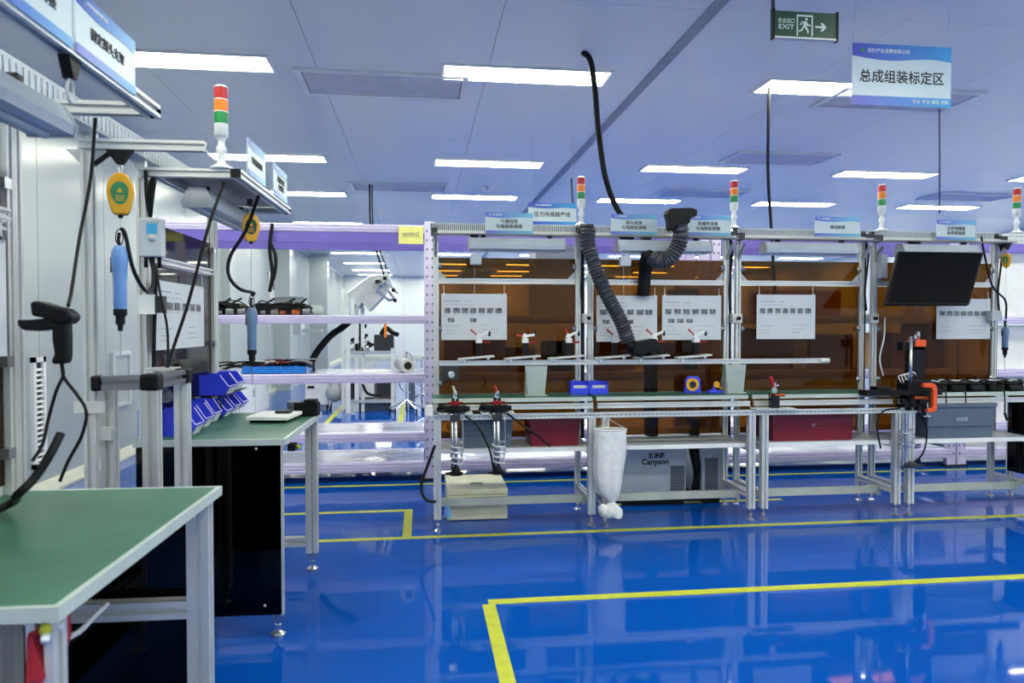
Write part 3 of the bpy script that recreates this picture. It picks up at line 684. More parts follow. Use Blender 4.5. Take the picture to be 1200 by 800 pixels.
# exit sign
a = at(908, 12, Y=3.55); c = at(980, 47, Y=3.55); wE, hE = c.x-a.x, a.z-c.z; fr = frame((a.x, 3.55, c.z), (1, 0, 0))
t = thing('exit_sign', 'green emergency exit sign with running figure and arrow hanging from the ceiling', 'sign', (a.x+wE/2, 3.55, c.z))
b = MB(); b.bb(0, wE, 0, .018, 0, hE); build('panel', b.xf(fr), 'exitgreen', t)
b = MB(); b.bb(0, wE, -.002, .02, -.004, .006); build('bottom_rail', b.xf(fr), 'offwhite', t)
b = MB(); b.bb(-.012, 0, -.004, .022, -.008, hE+.012); b.bb(wE, wE+.01, -.004, .022, -.008, hE+.008); build('end_caps', b.xf(fr), 'black', t)
b = MB(); b.bb(-.012, .0, .0, .018, hE, CEIL-c.z-.001); build('hanger_arm', b.xf(fr), 'dkgrey', t)
text('EXIT', hE*.25, 'exitwhite', t, fr @ Matrix.Translation((0, -.001, 0)), wE*.185, hE*.4, .0003, width=wE*.25)
text('安全出口', hE*.2, 'exitwhite', t, fr @ Matrix.Translation((0, -.001, 0)), wE*.185, hE*.62, .0003, width=wE*.26, name='chinese_lettering')
b = MB(); ux = wE*.345; uz = hE*.1; S = hE
def ply(b, l, m=S): b.prism([(ux+x*m, uz+z*m) for x, z in l], (1, 0, 0), (0, 0, 1), (0, -.0015, 0), (0, .001, 0))
ply(b, [(.02, 0), (.07, 0), (.07, .72), (.62, .72), (.62, 0), (.67, 0), (.67, .78), (.02, .78)])       # door frame
build('door_pictogram', b.xf(fr), 'exitwhite', t)
b = MB(); b.prism([(ux+S*(.41+.055*math.cos(k*.5236)), uz+S*(.63+.055*math.sin(k*.5236))) for k in range(12)], (1, 0, 0), (0, 0, 1), (0, -.0015, 0), (0, .001, 0))
ply(b, [(.26, .52), (.4, .56), (.45, .5), (.42, .36), (.32, .3), (.29, .4)]); ply(b, [(.43, .52), (.5, .42), (.58, .42), (.58, .37), (.47, .37), (.4, .46)]); ply(b, [(.26, .52), (.2, .4), (.16, .4), (.14, .44), (.17, .44), (.23, .56)])
ply(b, [(.32, .32), (.42, .34), (.5, .22), (.5, .1), (.45, .1), (.44, .2), (.38, .26)]); ply(b, [(.3, .32), (.26, .2), (.12, .14), (.1, .19), (.22, .24), (.26, .36), (.36, .36)])
build('running_figure', b.xf(fr), 'exitwhite', t)
b = MB(); ply(b, [(.78, .39), (1.06, .39), (.98, .51), (1.08, .51), (1.22, .355), (1.08, .2), (.98, .2), (1.06, .32), (.78, .32)]); build('arrow', b.xf(fr), 'exitwhite', t)

# stack lights on the row
for px, py, lb in [(681, 264, 'red amber green signal tower above the leftmost pair of uprights'), (860, 268, 'red amber green signal tower right of the extractor hood'), (1033, 273, 'red amber green signal tower left of the black monitor'), (1191, 277, 'red amber green signal tower at the right edge of the photo')]:
    p = at(px, py, Y=4.955); stack_light(p.x, 4.955, 1.9845, lb, 1.02)
# extra beam beyond the last workbench
b = MB(); b.bar((4.315, 4.9, 1.915), (5.2, 4.9, 1.915), .03, .03); b.bar((4.29, 4.93, 1.95), (5.2, 4.93, 1.95), .04, .05); b.bar((5.18, 4.97, .82), (5.18, 4.97, 1.93), .036)
b.bb(4.4, 5.2, 4.94, 4.99, 1.975, 1.984)
solo('overhead_beam', 'aluminium overhead beam continuing past the monitor workbench to the right edge', 'beam', b, 'alu')

# task lamps under the beam
for i, (a, c) in enumerate([(549, 660), (722, 830), (893, 1000), (1052, 1140)]):
    pa, pc = at(a, 288, Y=4.86), at(c, 288, Y=4.86)
    task_lamp(((pa.x+pc.x)/2, 4.84, 1.845), pc.x-pa.x, (1, 0, 0), 'grey tube lamp under the overhead beam of the '+['leftmost workbench', 'second workbench, behind the extractor hose', 'third workbench', 'workbench with the black monitor'][i])
# hook with plumb weight
def plumb(px, py, label):
    p = at(px, py, Y=4.82); p.z = 1.9
    t = thing('hook_line', label, 'hook', p-Vector((0, 0, .3)))
    b = MB(); b.prism([(-.035, 0), (.035, 0), (.008, -.05), (-.008, -.05)], (1, 0, 0), (0, 0, 1), (p.x, p.y-.01, p.z), (0, .02, 0)); b.bb(p.x-.012, p.x+.012, p.y-.01, p.y+.07, p.z-.012, p.z+.0); build('bracket', b, 'black', t)
    b = MB(); b.cyl(p-Vector((0, 0, .05)), p-Vector((0, 0, .42)), .001, n=5); build('cord', b, 'lightgrey', t)
    b = MB(); b.box(p+Vector((.008, 0, -.17)), (.075, .05, .07)); build('reel', b, 'mach', t, bevel=.006); return t
plumb(556, 276, 'small black hook with cord and grey reel at the top of the leftmost workbench')
p = plumb(731, 280, 'small black hook with cord and pink reel beside the corrugated hose')

# extractor arms
def hose(pts, r, label, hood, name='fume_extractor'):
    t = thing(name, label, 'fume extractor', pts[0]); b = MB(); b.tube(pts, r, 16, 8, ridge=.0055, pitch=.022); build('corrugated_hose', b, 'hose', t)
    return t
P = at3([(689, 268, .02), (690, 290, 0), (706, 335, -.02), (727, 375, -.04), (737, 402, -.05)], 4.74)
t = hose(P, .047, 'dark grey corrugated extractor hose hanging diagonally with a black hood at its end', None)
e = P[-1]; b = MB()
b.lathe(e+Vector((-.01, 0, .01)), [(.03, -.0), (.05, .05), (.05, .08)], (.5, -.15, -.5), 14)
fr = Matrix.Translation(e+Vector((.11, -.01, -.035))) @ Matrix.Rotation(-.1, 4, 'Y')
b2 = MB(); b2.prism([(-.11, -.01), (-.09, .04), (-.03, .055), (.06, .06), (.085, .02), (.105, -.03), (.07, -.05), (.04, -.02), (-.03, -.035), (-.05, -.055)], (1, 0, 0), (0, 0, 1), (0, -.07, 0), (0, .14, 0))
b.add([fr @ v for v in b2.v], b2.f); build('hood', b, 'black', t, bevel=.008)
b = MB(); b.box((P[0].x, P[0].y+.08, P[0].z+.01), (.09, .12, .05)); b.lathe(P[0]+Vector((0, 0, -.03)), [(.052, 0), (.052, .03)]); build('mount', b, 'dkgrey', t)
P = at3([(797, 262, -.05), (797, 282, -.03), (785, 302, 0), (772, 306, .02), (762, 300, .05)], 4.72)
t = hose(P, .052, 'dark grey corrugated extractor hose bent upward with a black hood on top', None)
top = P[0]; b = MB()
poly = [(-.1, .06), (-.09, .09), (-.06, .095), (.07, .1), (.1, .085), (.1, .05), (.08, .04), (.06, .04), (.05, .0), (.0, -.01), (-.05, -.02), (-.065, -.05), (-.08, -.04), (-.085, .02)]
b.prism(poly, (1, 0, 0), (0, 0, 1), (top.x, top.y-.05, top.z+.0), (0, .1, 0)); b.lathe(top+Vector((0, 0, -.02)), [(.045, 0), (.05, .03), (.05, .06)]); build('hood', b, 'black', t, bevel=.004)
b = MB(); q = P[-1]; b.tube([q, q+Vector((-.01, .06, -.02)), q+Vector((0, .12, -.12)), q+Vector((0, .15, -.26))], .045, 14); build('drop_duct', b, 'rubber', t)
b = MB(); b.box((q.x, 4.87, 1.80), (.05, .08, .2)); build('mount', b, 'dkgrey', t)
# black drop pipe behind bench 2
x = at(760, 400, Y=5.06).x; b = MB(); b.tube([(x+.02, 5.07, 1.47), (x+.02, 5.07, .9), (x+.03, 5.07, .45)], .05, 12); solo('extractor_duct', 'black vertical duct behind the amber panel of the second workbench', 'duct', b, 'rubber')
# black supply hose from ceiling
p0 = at(688, 61, Z=CEIL-.001)
P = [p0+Vector((-.03, 0, -.0)), p0+Vector((.0, 0, -.0))+Vector((.02, -.01, -.06))]+at3([(697, 105, .05), (702, 160, .1), (710, 210, .1), (724, 246, .16), (740, 262, .18)], 4.82)+[at(752, 270, Y=5.06)]
cable(P, .02, 'thick black hose dropping from the ceiling to the extractor duct', 'supply_hose', cat='hose', n=12)
# thin drops from the ceiling
def drop(l, Y, r, label): 
    pts = [at(px, py, Y=Y) for px, py in l]; pts[0].z = CEIL-.001; cable(pts, r, label, 'ceiling_cable', n=6)
drop([(901, 100), (900, 200), (904, 270), (908, 340), (910, 380)], 5.35, .012, 'thin black cable hanging from the ceiling behind the third workbench')
drop([(670, 180), (671, 240), (672, 268)], 9.0, .012, 'thin dark rod hanging from the ceiling behind the first signal tower')
drop([(1101, 90), (1101, 180), (1101, 250)], 5.4, .005, 'thin dark cable hanging from the ceiling behind the monitor workbench')
drop([(433, 200), (434, 262), (440, 290), (450, 322)], 9.6, .013, 'black cable hanging from the ceiling to the hooded machine')
drop([(436, 200), (437, 262), (446, 295), (456, 322)], 9.7, .009, 'white cable hanging from the ceiling beside a black one')

# monitor
a = at(1053, 293, Y=4.66); 
TL, TR, BR, BL = at(1053, 293, Y=4.74), at(1153, 297, Y=4.74), at(1136, 357, Y=4.58), at(1037, 356, Y=4.58)
TR = Vector((TR.x, TR.y, (TL.z+TR.z)/2)); TL.z = TR.z; z_ = (BR.z+BL.z)/2; BR.z = BL.z = z_
c = (TL+TR+BR+BL)/4; ux = (TR-TL).normalized(); uz = (TL-BL); 
t = thing('monitor', 'black flat monitor tilted forward over the right-hand workbench', 'monitor', c)
nrm = ux.cross(uz).normalized()      # away from viewer
def quadbox(b, k, d0, d1):
    vs = [c+(v-c)*k+nrm*d for d in (d0, d1) for v in (BL, BR, TR, TL)]; b.add(vs, [(0, 1, 2, 3), (7, 6, 5, 4), (0, 4, 5, 1), (1, 5, 6, 2), (2, 6, 7, 3), (3, 7, 4, 0)])
s = 1 if nrm.y > 0 else -1
b = MB(); quadbox(b, 1, 0, .03*s); build('housing', b, 'black', t, bevel=.003)
b = MB(); quadbox(b, .955, -.002*s, 0); build('screen', b, 'screen', t)
b = MB(); b.box(c+Vector((0, .09, 0)), (.1, .1, .1)); b.bar(c+Vector((0, .12, 0)), (c.x, 4.9, 1.9), .03, .03, slot=False); b.bb(c.x-.04, c.x+.04, 4.86, 4.9, 1.86, 1.9); build('mount_arm', b, 'dkgrey', t)

# black column rig left of the monitor station
x = at(1067, 400, Y=4.62).x
def X(px, Y=4.62): return at(px, 400, Y=Y).x
def Zp(py, Y=4.62, px=1070): return at(px, py, Y=Y).z
t = thing('test_rig', 'black column test rig with an orange collar, left of the bright orange clamp', 'machine', (X(1070), 4.62, .7365))
b = MB(); b.bb(X(1067), X(1082), 4.6, 4.68, Zp(462), Zp(405)); b.bb(X(1060), X(1088), 4.58, 4.7, Zp(478), Zp(445)); b.bb(X(1055), X(1083), 4.6, 4.66, Zp(410), Zp(400)); build('column', b, 'black', t, bevel=.004)
b = MB(); b.bb(X(1070), X(1083), 4.595, 4.685, Zp(406), Zp(398)); build('collar', b, 'orangeclamp', t, bevel=.003)
b = MB(); b.cyl((X(1064), 4.59, Zp(460)), (X(1064), 4.59, Zp(394)), .011); b.cyl((X(1069), 4.59, Zp(400)), (X(1069), 4.59, Zp(392)), .008); b.cyl((X(1077), 4.63, Zp(398)), (X(1077), 4.63, Zp(388)), .012); build('rods', b, 'steel', t)
b = MB(); b.bb(X(1010), X(1098), 4.56, 4.655, Zp(462), Zp(456)); b.bb(X(1022), X(1040), 4.56, 4.64, Zp(458), Zp(452)); build('arm_plate', b, 'black', t, bevel=.003)
b = MB(); b.bb(X(1064), X(1080), 4.54, 4.57, Zp(467), Zp(463)); build('copper_block', b, 'copper', t)
b = MB()
for k in range(4): b.tube([at(1056+k*3, 448, Y=4.62), at(1053+k*4, 441-k, Y=4.6), at(1060+k*4, 440-k, Y=4.6), at(1066+k*3, 452, Y=4.62)], .004, 6)
build('looped_wires', b, 'white', t)
b = MB(); random.seed(3)
for k in range(9):
    b.box(at(1058+k*3.5, 470+(k % 3)*4, Y=4.52), (.03, .03, .03), Matrix.Rotation(k, 3, 'Z')); 
b.tube([at(1055, 478, Y=4.49), at(1035, 482, Y=4.49), at(1028, 500, Y=4.48), at(1032, 525, Y=4.48)], .006); b.tube([at(1075, 480, Y=4.49), at(1086, 500, Y=4.48), at(1082, 530, Y=4.48), at(1066, 545, Y=4.48)], .006)
build('clamp_parts', b, 'black', t)
b = MB(); b.cyl(at(1058, 484, Y=4.47), at(1058, 545, Y=4.47), .009); b.cyl(at(1062, 484, Y=4.47), at(1062, 545, Y=4.47), .013)
pts = []; c0 = at(1063, 514, Y=4.47); 
for k in range(71): an = k/70*2*math.pi*4.5; pts.append((c0.x+.045*math.cos(an), c0.y+.04*math.sin(an), c0.z+.06-.13*k/70))
b.tube(pts, .0045, 6, 1); build('coil_spring', b, 'steel', t)
b = MB(); e = at(1066, 546, Y=4.47); b.lathe(e, [(.03, -.01), (.05, 0), (.05, .02), (.03, .03)]); b.bb(e.x-.0, e.x+.1, e.y-.02, e.y+.02, e.z-.004, e.z+.006); build('base_ring', b, 'dkgrey', t)
# orange C clamp
cx_, cz_ = X(1090, 4.5), Zp(466, 4.5, 1090)
t = thing('g_clamp', 'bright orange G clamp gripping the end of the pallet rail', 'clamp', (cx_, 4.5, cz_-.09))
b = MB(); o = Vector((cx_, 4.49, cz_))
poly = [(-.05, .1), (.02, .1), (.045, .085), (.052, .05), (.052, -.07), (.04, -.095), (-.02, -.1), (-.02, -.075), (.012, -.07), (.022, -.055), (.022, .045), (.01, .068), (-.05, .072)]
b.prism(poly, (1, 0, 0), (0, 0, 1), o, (0, .028, 0)); build('frame', b, 'orangeclamp', t, bevel=.004)
b = MB(); b.cyl(o+Vector((-.01, .014, -.13)), o+Vector((-.01, .014, -.03)), .006); b.cyl(o+Vector((-.035, .014, -.125)), o+Vector((.015, .014, -.125)), .004); build('screw', b, 'steel', t)

# black cable harness sets on the right bench
def harness(x, i):
    rr = random.Random(50+i); y = 4.72; z = TT+.002
    t = thing('cable_set', ['leftmost', 'second', 'third', 'fourth', 'rightmost'][i]+' of the black connector sets lined up on the right-hand bench', 'cable set', (x, y, z), 0, 'black connector sets on the right-hand bench')
    b = MB(); b.bb(x-.055, x+.065, y-.03, y+.07, z, z+.045); b.bb(x-.05, x+.03, y-.04, y-.02, z, z+.03); build('base', b, 'black', t, bevel=.008)
    b = MB()
    for k in range(4):
        a = rr.uniform(-.3, .3); b.cyl((x-.07, y-.02+k*.025, z+.055+.008*k), (x+.075, y-.02+k*.025+a*.05, z+.05+rr.uniform(0, .03)), .012, .009)
    b.lathe((x+.05, y, z+.06), [(.022, -.02), (.026, 0), (.022, .02)], (1, 0, .2), 12); build('connectors', b, 'rubber', t)
    b = MB()
    for k in range(3): b.box((x-.04+k*.04, y-.02+.01*k, z+.072+rr.uniform(0, .01)), (.03, .018, .008), Matrix.Rotation(rr.uniform(-.5, .5), 3, 'Z'))
    build('labels', b, 'offwhite' if i != 3 else 'lilac', t)
    b = MB(); b.tube([(x, y-.035, z+.04), (x+.004, y-.085, z+.02), (x+.006, y-.095, z-.06), (x+.012, y-.09, z-.15)], .005, 6); b.cyl((x+.012, y-.09, z-.15), (x+.03, y-.09, z-.2), .009, n=8)
    if i in (0, 1, 3): build('lead', b, 'rubber', t)
for i in range(5): harness(at(1097+i*22.5, 450, Y=4.72).x, i)

# under the benches
def tote(px0, px1, pt, label, m, handle=None, lettering=None, h=None, Y=4.62, lid=False):
    a, c = at(px0, 500, Y=Y), at(px1, 500, Y=Y); z0 = .509; z1 = at(px0, pt, Y=Y).z
    t = thing('storage_tote', label, 'tote', ((a.x+c.x)/2, Y+.15, z0), 0, 'plastic totes under the workbenches'); x0, x1 = a.x, c.x; d = .3; k = .006; b = MB()
    vs = []
    s = .012
    b.add([(x0+s, Y+s, z0), (x1-s, Y+s, z0), (x1-s, Y+d-s, z0), (x0+s, Y+d-s, z0), (x0, Y, z1), (x1, Y, z1), (x1, Y+d, z1), (x0, Y+d, z1),
           (x0+k, Y+k, z1), (x1-k, Y+k, z1), (x1-k, Y+d-k, z1), (x0+k, Y+d-k, z1), (x0+s+k, Y+s+k, z0+k), (x1-s-k, Y+s+k, z0+k), (x1-s-k, Y+d-s-k, z0+k), (x0+s+k, Y+d-s-k, z0+k)],
          [(3, 2, 1, 0), (0, 1, 5, 4), (1, 2, 6, 5), (2, 3, 7, 6), (3, 0, 4, 7), (4, 5, 9, 8), (5, 6, 10, 9), (6, 7, 11, 10), (7, 4, 8, 11), (8, 9, 13, 12), (9, 10, 14, 13), (10, 11, 15, 14), (11, 8, 12, 15), (12, 13, 14, 15)])
    build('box', b, m, t)
    b = MB(); b.bb(x0-.008, x1+.008, Y-.01, Y+.0, z1-.025, z1); b.bb(x0-.008, x0-.0, Y, Y+d, z1-.025, z1); b.bb(x1, x1+.008, Y, Y+d, z1-.025, z1); b.bb(x0-.008, x1+.008, Y+d, Y+d+.008, z1-.025, z1)
    n = 4
    b.bb(x0+.02, x1-.02, Y-.004, Y+.004, z0+.085, z0+.093); build('rim', b, m, t)
    if lettering: text(lettering, .03, 'lightgrey', t, frame((0, Y-.004, 0), (1, 0, 0)), (x0+x1)/2, (z0+z1)/2+.01, .0003)
    return t
tote(541, 601, 489, 'grey-blue plastic tote under the leftmost workbench', 'bluegrey')
tote(621, 680, 492, 'dark red plastic tote under the leftmost workbench, beside the uprights', 'redbin')
tote(905, 1001, 484, 'wide dark red plastic tote under the third workbench', 'redbin', lettering='51')
tote(1087, 1166, 473, 'large grey-blue plastic tote with white lettering under the right-hand workbench', 'bluegrey', lettering='标定线', Y=4.60)

# chiller cabinets on the floor
def cabinet(px0, px1, ztop, label, grille, text_=None, Y=5.03, d=.5, group=None):
    a, c = at(px0, 550, Y=Y).x, at(px1, 550, Y=Y).x
    t = thing('chiller_cabinet', label, 'cabinet', ((a+c)/2, Y+d/2, 0), 0, group); b = MB(); b.bb(a, c, Y, Y+d, .04, ztop); build('body', b, 'mach', t, bevel=.008)
    b = MB(); b.bb(a+.01, c-.01, Y+.01, Y+d-.01, .0, .04); build('plinth', b, 'black', t)
    g0, g1 = at(grille[0], 550, Y=Y).x, at(grille[1], 550, Y=Y).x; b = MB(); gz = .33 if text_ is None else .28; n = 9
    b.bb(g0, g1, Y-.004, Y, .06, gz); build('filter_panel', b, 'grey', t); 
    b = MB()
    for k in range(n): z = .075+k*(gz-.09)/n; b.bb(g0+.01, g1-.01, Y-.008, Y-.004, z, z+.008)
    build('louvres', b, 'alu_dark', t)
    if text_:
        fr = frame((0, Y-.001, 0), (1, 0, 0)); cx = at(768, 540, Y=Y).x; text('Canyson', .058, 'ink', t, fr, cx, at(768, 541, Y=Y).z, .0016); text('凯尼森', .042, 'ink', t, fr, cx+.01, at(768, 534, Y=Y).z, .0016, width=.12, name='chinese_lettering')
    return t
cabinet(728, 804, .5, 'white chiller cabinet with black lettering on the floor under the second workbench', (786, 802), True)
cabinet(823, 846, .5, 'narrow white cabinet right of the lettered chiller, standing on the floor', (826, 841), None)
b = MB(); x = at(815, 550, Y=5.1).x; b.tube([(x, 5.12, .0+.03), (x+.02, 5.1, .2), (x-.01, 5.12, .4), (x+.01, 5.12, .6)], .035, 10); b.tube([(x-.03, 5.08, .03), (x-.01, 5.07, .15), (x+.03, 5.07, .22), (x+.04, 5.08, .4)], .015, 8); solo('supply_hose', 'black hoses bunched between the two white cabinets', 'hose', b, 'black')

# cream box on the floor
a, c = at(524, 610, Z=0), at(595, 610, Z=0); Y = 4.78; x0, x1 = at(524, 600, Y=Y).x, at(595, 600, Y=Y).x
t = thing('equipment_case', 'cream metal case on the blue floor under the leftmost workbench', 'case', ((x0+x1)/2, Y+.22, 0))
z1 = at(560, 574, Y=Y).z; zm = at(560, 580, Y=Y).z
b = MB(); b.bb(x0, x1, Y, Y+.45, .003, zm); build('body', b, 'cream', t, bevel=.006)
b = MB(); b.prism([(0, zm+.003), (0, z1), (.04, z1+.012), (.45, z1+.012), (.45, zm+.003)], (0, 1, 0), (0, 0, 1), (x0, Y, 0), (x1-x0, 0, 0)); build('lid', b, 'cream', t, bevel=.004)
b = MB(); b.tube([((x0+x1)/2-.04, Y+.12, z1+.012), ((x0+x1)/2-.03, Y+.12, z1+.02), ((x0+x1)/2+.03, Y+.12, z1+.02), ((x0+x1)/2+.04, Y+.12, z1+.012)], .006); build('handle', b, 'galv', t)
b = MB(); b.cyl((x1-.07, Y, .1), (x1-.07, Y-.004, .1), .006); build('lock', b, 'steel', t)
# cable + tag at leg
cable([Vector((.085, 4.5, .55)), Vector((.05, 4.52, .45)), Vector((.0, 4.5, .3)), Vector((.03, 4.48, .22)), Vector((.09, 4.5, .2))], .009, 'black cable bowing out beside the leftmost bench leg')
x = at(523, 600, Y=4.52).x; b = MB()
b.add([(x-.02, 4.515, .1), (x+.03, 4.51, .09), (x+.025, 4.505, .16), (x-.005, 4.515, .18), (x-.02, 4.519, .1), (x+.03, 4.514, .09), (x+.025, 4.509, .16), (x-.005, 4.519, .18)], [(0, 1, 2, 3), (7, 6, 5, 4), (0, 4, 5, 1), (1, 5, 6, 2), (2, 6, 7, 3), (3, 7, 4, 0)])
solo('plastic_tag', 'small pale blue plastic tag tied to the leftmost front leg', 'tag', b, 'band_light')

# cloth bag
x = at(715, 550, Y=4.46).x; yb = 4.455
t = thing('cloth_bag', 'long white cloth bag with knotted tail hanging from the rail on a wire ring', 'bag', (x, yb, .08))
n = 28; prof = [(.098, .64), (.105, .625), (.1, .6), (.103, .55), (.1, .48), (.095, .40), (.085, .32), (.072, .25), (.05, .21), (.022, .185), (.018, .17), (.045, .15), (.06, .12), (.05, .09), (.02, .075)]
vs = []; fs = []
for j, (r, z) in enumerate(prof):
    for i in range(n):
        an = 2*math.pi*i/n; k = 1+(.012 if j < 3 else .06 if j < 9 else .13)*math.sin(an*(5+(j > 8)*2)+j*.12)+(.0 if j < 3 else .035)*math.sin(an*9+j*.1)
        vs.append((x+r*k*math.cos(an)+.012*math.sin(j*.8)*(j > 3), yb+r*k*math.sin(an)*.62, z))
for j in range(len(prof)-1):
    for i in range(n): fs.append((j*n+i, j*n+(i+1) % n, (j+1)*n+(i+1) % n, (j+1)*n+i))
fs.append(tuple(range((len(prof)-1)*n, len(prof)*n)))
b = MB(); b.add(vs, fs, True); build('bag', b, 'cloth', t)
for s, dz, sx in ((-1, 0, .8), (1, -.02, .9)):
    b = MB(); b.lathe((x+.038*s, yb, .07+dz+.02), [(.012, .075), (.03, .06), (.04*sx, .035), (.036*sx, .01), (.015, 0)], (.25*s, 0, 1), 12); build('knot_lobe', b, 'cloth', t)
b = MB(); b.tube([(x+.102*math.cos(k*math.pi/8), yb+.063*math.sin(k*math.pi/8), .637) for k in range(17)], .006, 8, 2); build('ring', b, 'cloth', t)
b = MB(); b.tube([(x-.1, yb, .64), (x-.02, yb+.05, .68), (x+.0, 4.528, .70)], .003, 6, 3); b.tube([(x+.1, yb, .64), (x+.03, yb+.05, .68), (x+.0, 4.528, .70)], .003, 6, 3); build('wire', b, 'steel', t)

# right-hand screwdriver set
p = at(1180, 289, Y=4.86); p.z = 1.9
b = MB(); b.prism([(-.035, 0), (.035, 0), (.006, -.05), (-.006, -.05)], (1, 0, 0), (0, 0, 1), (p.x, p.y-.01, p.z), (0, .05, 0)); solo('beam_hook', 'small black hook under the overhead beam near the right edge', 'hook', b, 'black')
q = Vector((p.x-.003, p.y, p.z-.052)); balancer(q, 'yellow spring balancer seen edge-on near the right edge of the photo', face=R(-160), s=.68)
s_ = Vector((q.x, q.y, at(1178, 383, Y=4.86).z)); screwdriver(s_, 'slim grey-blue electric screwdriver hanging near the right edge of the photo', 'driver2', L=.15)
b = MB(); b.cyl(q-Vector((0, 0, .136)), s_+Vector((0, 0, .05)), .0012, n=5); solo('balancer_cord', 'thin cord between the edge-on balancer and its screwdriver', 'cord', b, 'lightgrey')
cable([at(1150, 277, Y=4.84), at(1154, 300, Y=4.84), at(1163, 335, Y=4.84), at(1178, 352, Y=4.85), s_+Vector((.005, 0, .06))], .007, 'black coiled-down cable from the beam to the screwdriver at the right edge')
b = MB(); b.bb(at(1160, 370, Y=4.9).x, at(1172, 370, Y=4.9).x, 4.88, 4.955, at(1160, 376, Y=4.9).z, at(1160, 364, Y=4.9).z); solo('post_bracket', 'grey bracket box on the right-hand upright near the slim screwdriver', 'bracket', b, 'lightgrey', bevel=.003)
# slim grey controller hanging on 3rd/4th uprights
b = MB(); a = at(1030, 298, Y=4.93); c = at(1037, 326, Y=4.93); b.bb(a.x, c.x, 4.9, 4.95, c.z, a.z); solo('controller_box', 'slim grey controller box beside the upright left of the monitor', 'controller', b, 'mach', bevel=.004)
cable([at(1037, 372, Y=4.88), at(1036, 395, Y=4.86), at(1031, 420, Y=4.86), at(1035, 440, Y=4.86)], .005, 'thin white wire hanging left of the test rig', m='white')

# ================================================================ LILAC STORAGE RACK BEHIND
YK, YKB = 6.05, 6.65
t = rack = thing('storage_rack', 'long lilac steel storage rack with shiny decks behind the row of workbenches', 'rack', (2.5, 6.5, 0))
RX = [-2.03, .075, 2.5, 4.86, 7.25]
for x in RX:
    for y in (YK, YKB):
        for dx in ((-.052, .052) if x > 2 else (0,)):
            b = MB(); b.bb(x-.042+dx, x+.042+dx, y, y+.05, .02, 2.15); u = build('upright', b, 'lilac', rack)
            if y == YK:
                b = MB()
                for k in range(27):
                    for s in (-1, 1): b.box((x+dx+s*.022, y-.001, .12+k*.075), (.009, .003, .018))
                build('slots', b, 'hole', u)
                b = MB(); b.bb(x-.055+dx, x+.055+dx, y-.02, y+.06, .0, .02); build('base_plate', b, 'hole', u)
levels = [(2.117, 2.055), (1.376, 1.307), (.896, .818), (.406, .328), (.164, .079)]
for i, (za, zb_) in enumerate(levels):
    for x0, x1 in zip(RX, RX[1:]):
        for y in (YK, YKB):
            if i == 0 and x0 > 4: pass
            h = za-zb_; b = MB(); o = .042
            b.prism([(0, 0), (0, h), (.045, h), (.045, 0), (.045, 0)] if y > 6.5 else [(0, 0), (-.004, h*.25), (.004, h*.28), (.004, h*.4), (-.004, h*.44), (-.004, h*.62), (.004, h*.66), (.004, h*.78), (-.004, h*.8), (0, h), (.045, h), (.045, 0)], (0, 1, 0), (0, 0, 1), (x0+o, y, zb_), (x1-x0-2*o, 0, 0))
            build('beam', b, 'lilac', rack)
            if i == 0: b = MB(); b.bb(x0+o, x1-o, y+.003, y+.04, 1.968, zb_-.002); build('lower_beam', b, 'purple', rack)
        if i > 0: b = MB(); b.bb(x0+.05, x1-.05, YK+.048, YKB-.002, za-.012, za-.001); build('deck', b, 'deck', rack)
for x in RX:
    b = MB()
    for k in range(5): b.bar((x, YK+.05, .3+.38*k), (x, YKB, .45+.38*k if k % 2 else .3+.38*k), .02, .02, slot=False)
    build('side_brace', b, 'lilac', rack)
# yellow note
a = at(467, 265, Y=6.04); c = at(496, 286, Y=6.04)
n = tag(thing('paper_note', 'pale yellow paper note stuck on the top beam of the lilac rack', 'note', ((a.x+c.x)/2, 6.035, c.z)))
b = MB(); b.bb(a.x, c.x, 6.036, 6.04, c.z, a.z); build('sheet', b, 'note', n)
text('待检物料区', .045, 'greyink', n, frame((0, 6.0355, 0), (1, 0, 0)), (a.x+c.x)/2, (a.z+c.z)/2, 0, width=.14)

# black parts on the second rack level
Z2 = 1.378
def partpile(px, w, label, seed, kind):
    rr = random.Random(seed); Y = 6.25; p = at(px, 366, Y=Y); x = p.x; z = Z2
    t = thing('cable_assembly', label, 'machine part', (x, Y, z), 0, 'machine parts on the second rack level')
    b = MB(); b.bb(x-w*.3, x+w*.25, Y-.06, Y+.08, z, z+.095); b.lathe((x-w*.45, Y, z+.04), [(.025, -.03), (.035, -.01), (.035, .02), (.02, .04)], (1, .2, .1), 12); b.lathe((x+w*.35, Y-.02, z+.045), [(.03, -.03), (.04, 0), (.03, .03)], (.4, 1, 0), 12)
    b.box((x, Y, z+.09), (w*.4, .05, .02), Matrix.Rotation(rr.uniform(-.3, .3), 3, 'Y')); b.cyl((x-w*.1, Y, z+.08), (x+w*.25, Y+.02, z+.14), .009)
    build('housing', b, 'black', t, bevel=.004)
    b = MB()
    for k in range(2):
        q = [(x-w*.6+rr.uniform(0, .05), Y-.07, z+.01), (x-w*.3, Y-.08, z+rr.uniform(.05, .12)), (x+w*rr.uniform(-.1, .2), Y-.07, z+rr.uniform(.02, .12)), (x+w*.55, Y-.06, z+rr.uniform(.01, .06))]; b.tube(q, .0055, 6, 5)
    build('leads', b, 'rubber', t)
    b = MB(); b.lathe((x+w*.3, Y-.05, z+.03), [(.028, -.03), (.028, .03)], (1, 0, 0), 12); b.bb(x-w*.12, x+w*.02, Y-.07, Y-.06, z+.01, z+.035); build('metal_parts', b, kind if kind == 'copper' else 'alu_dark', t)
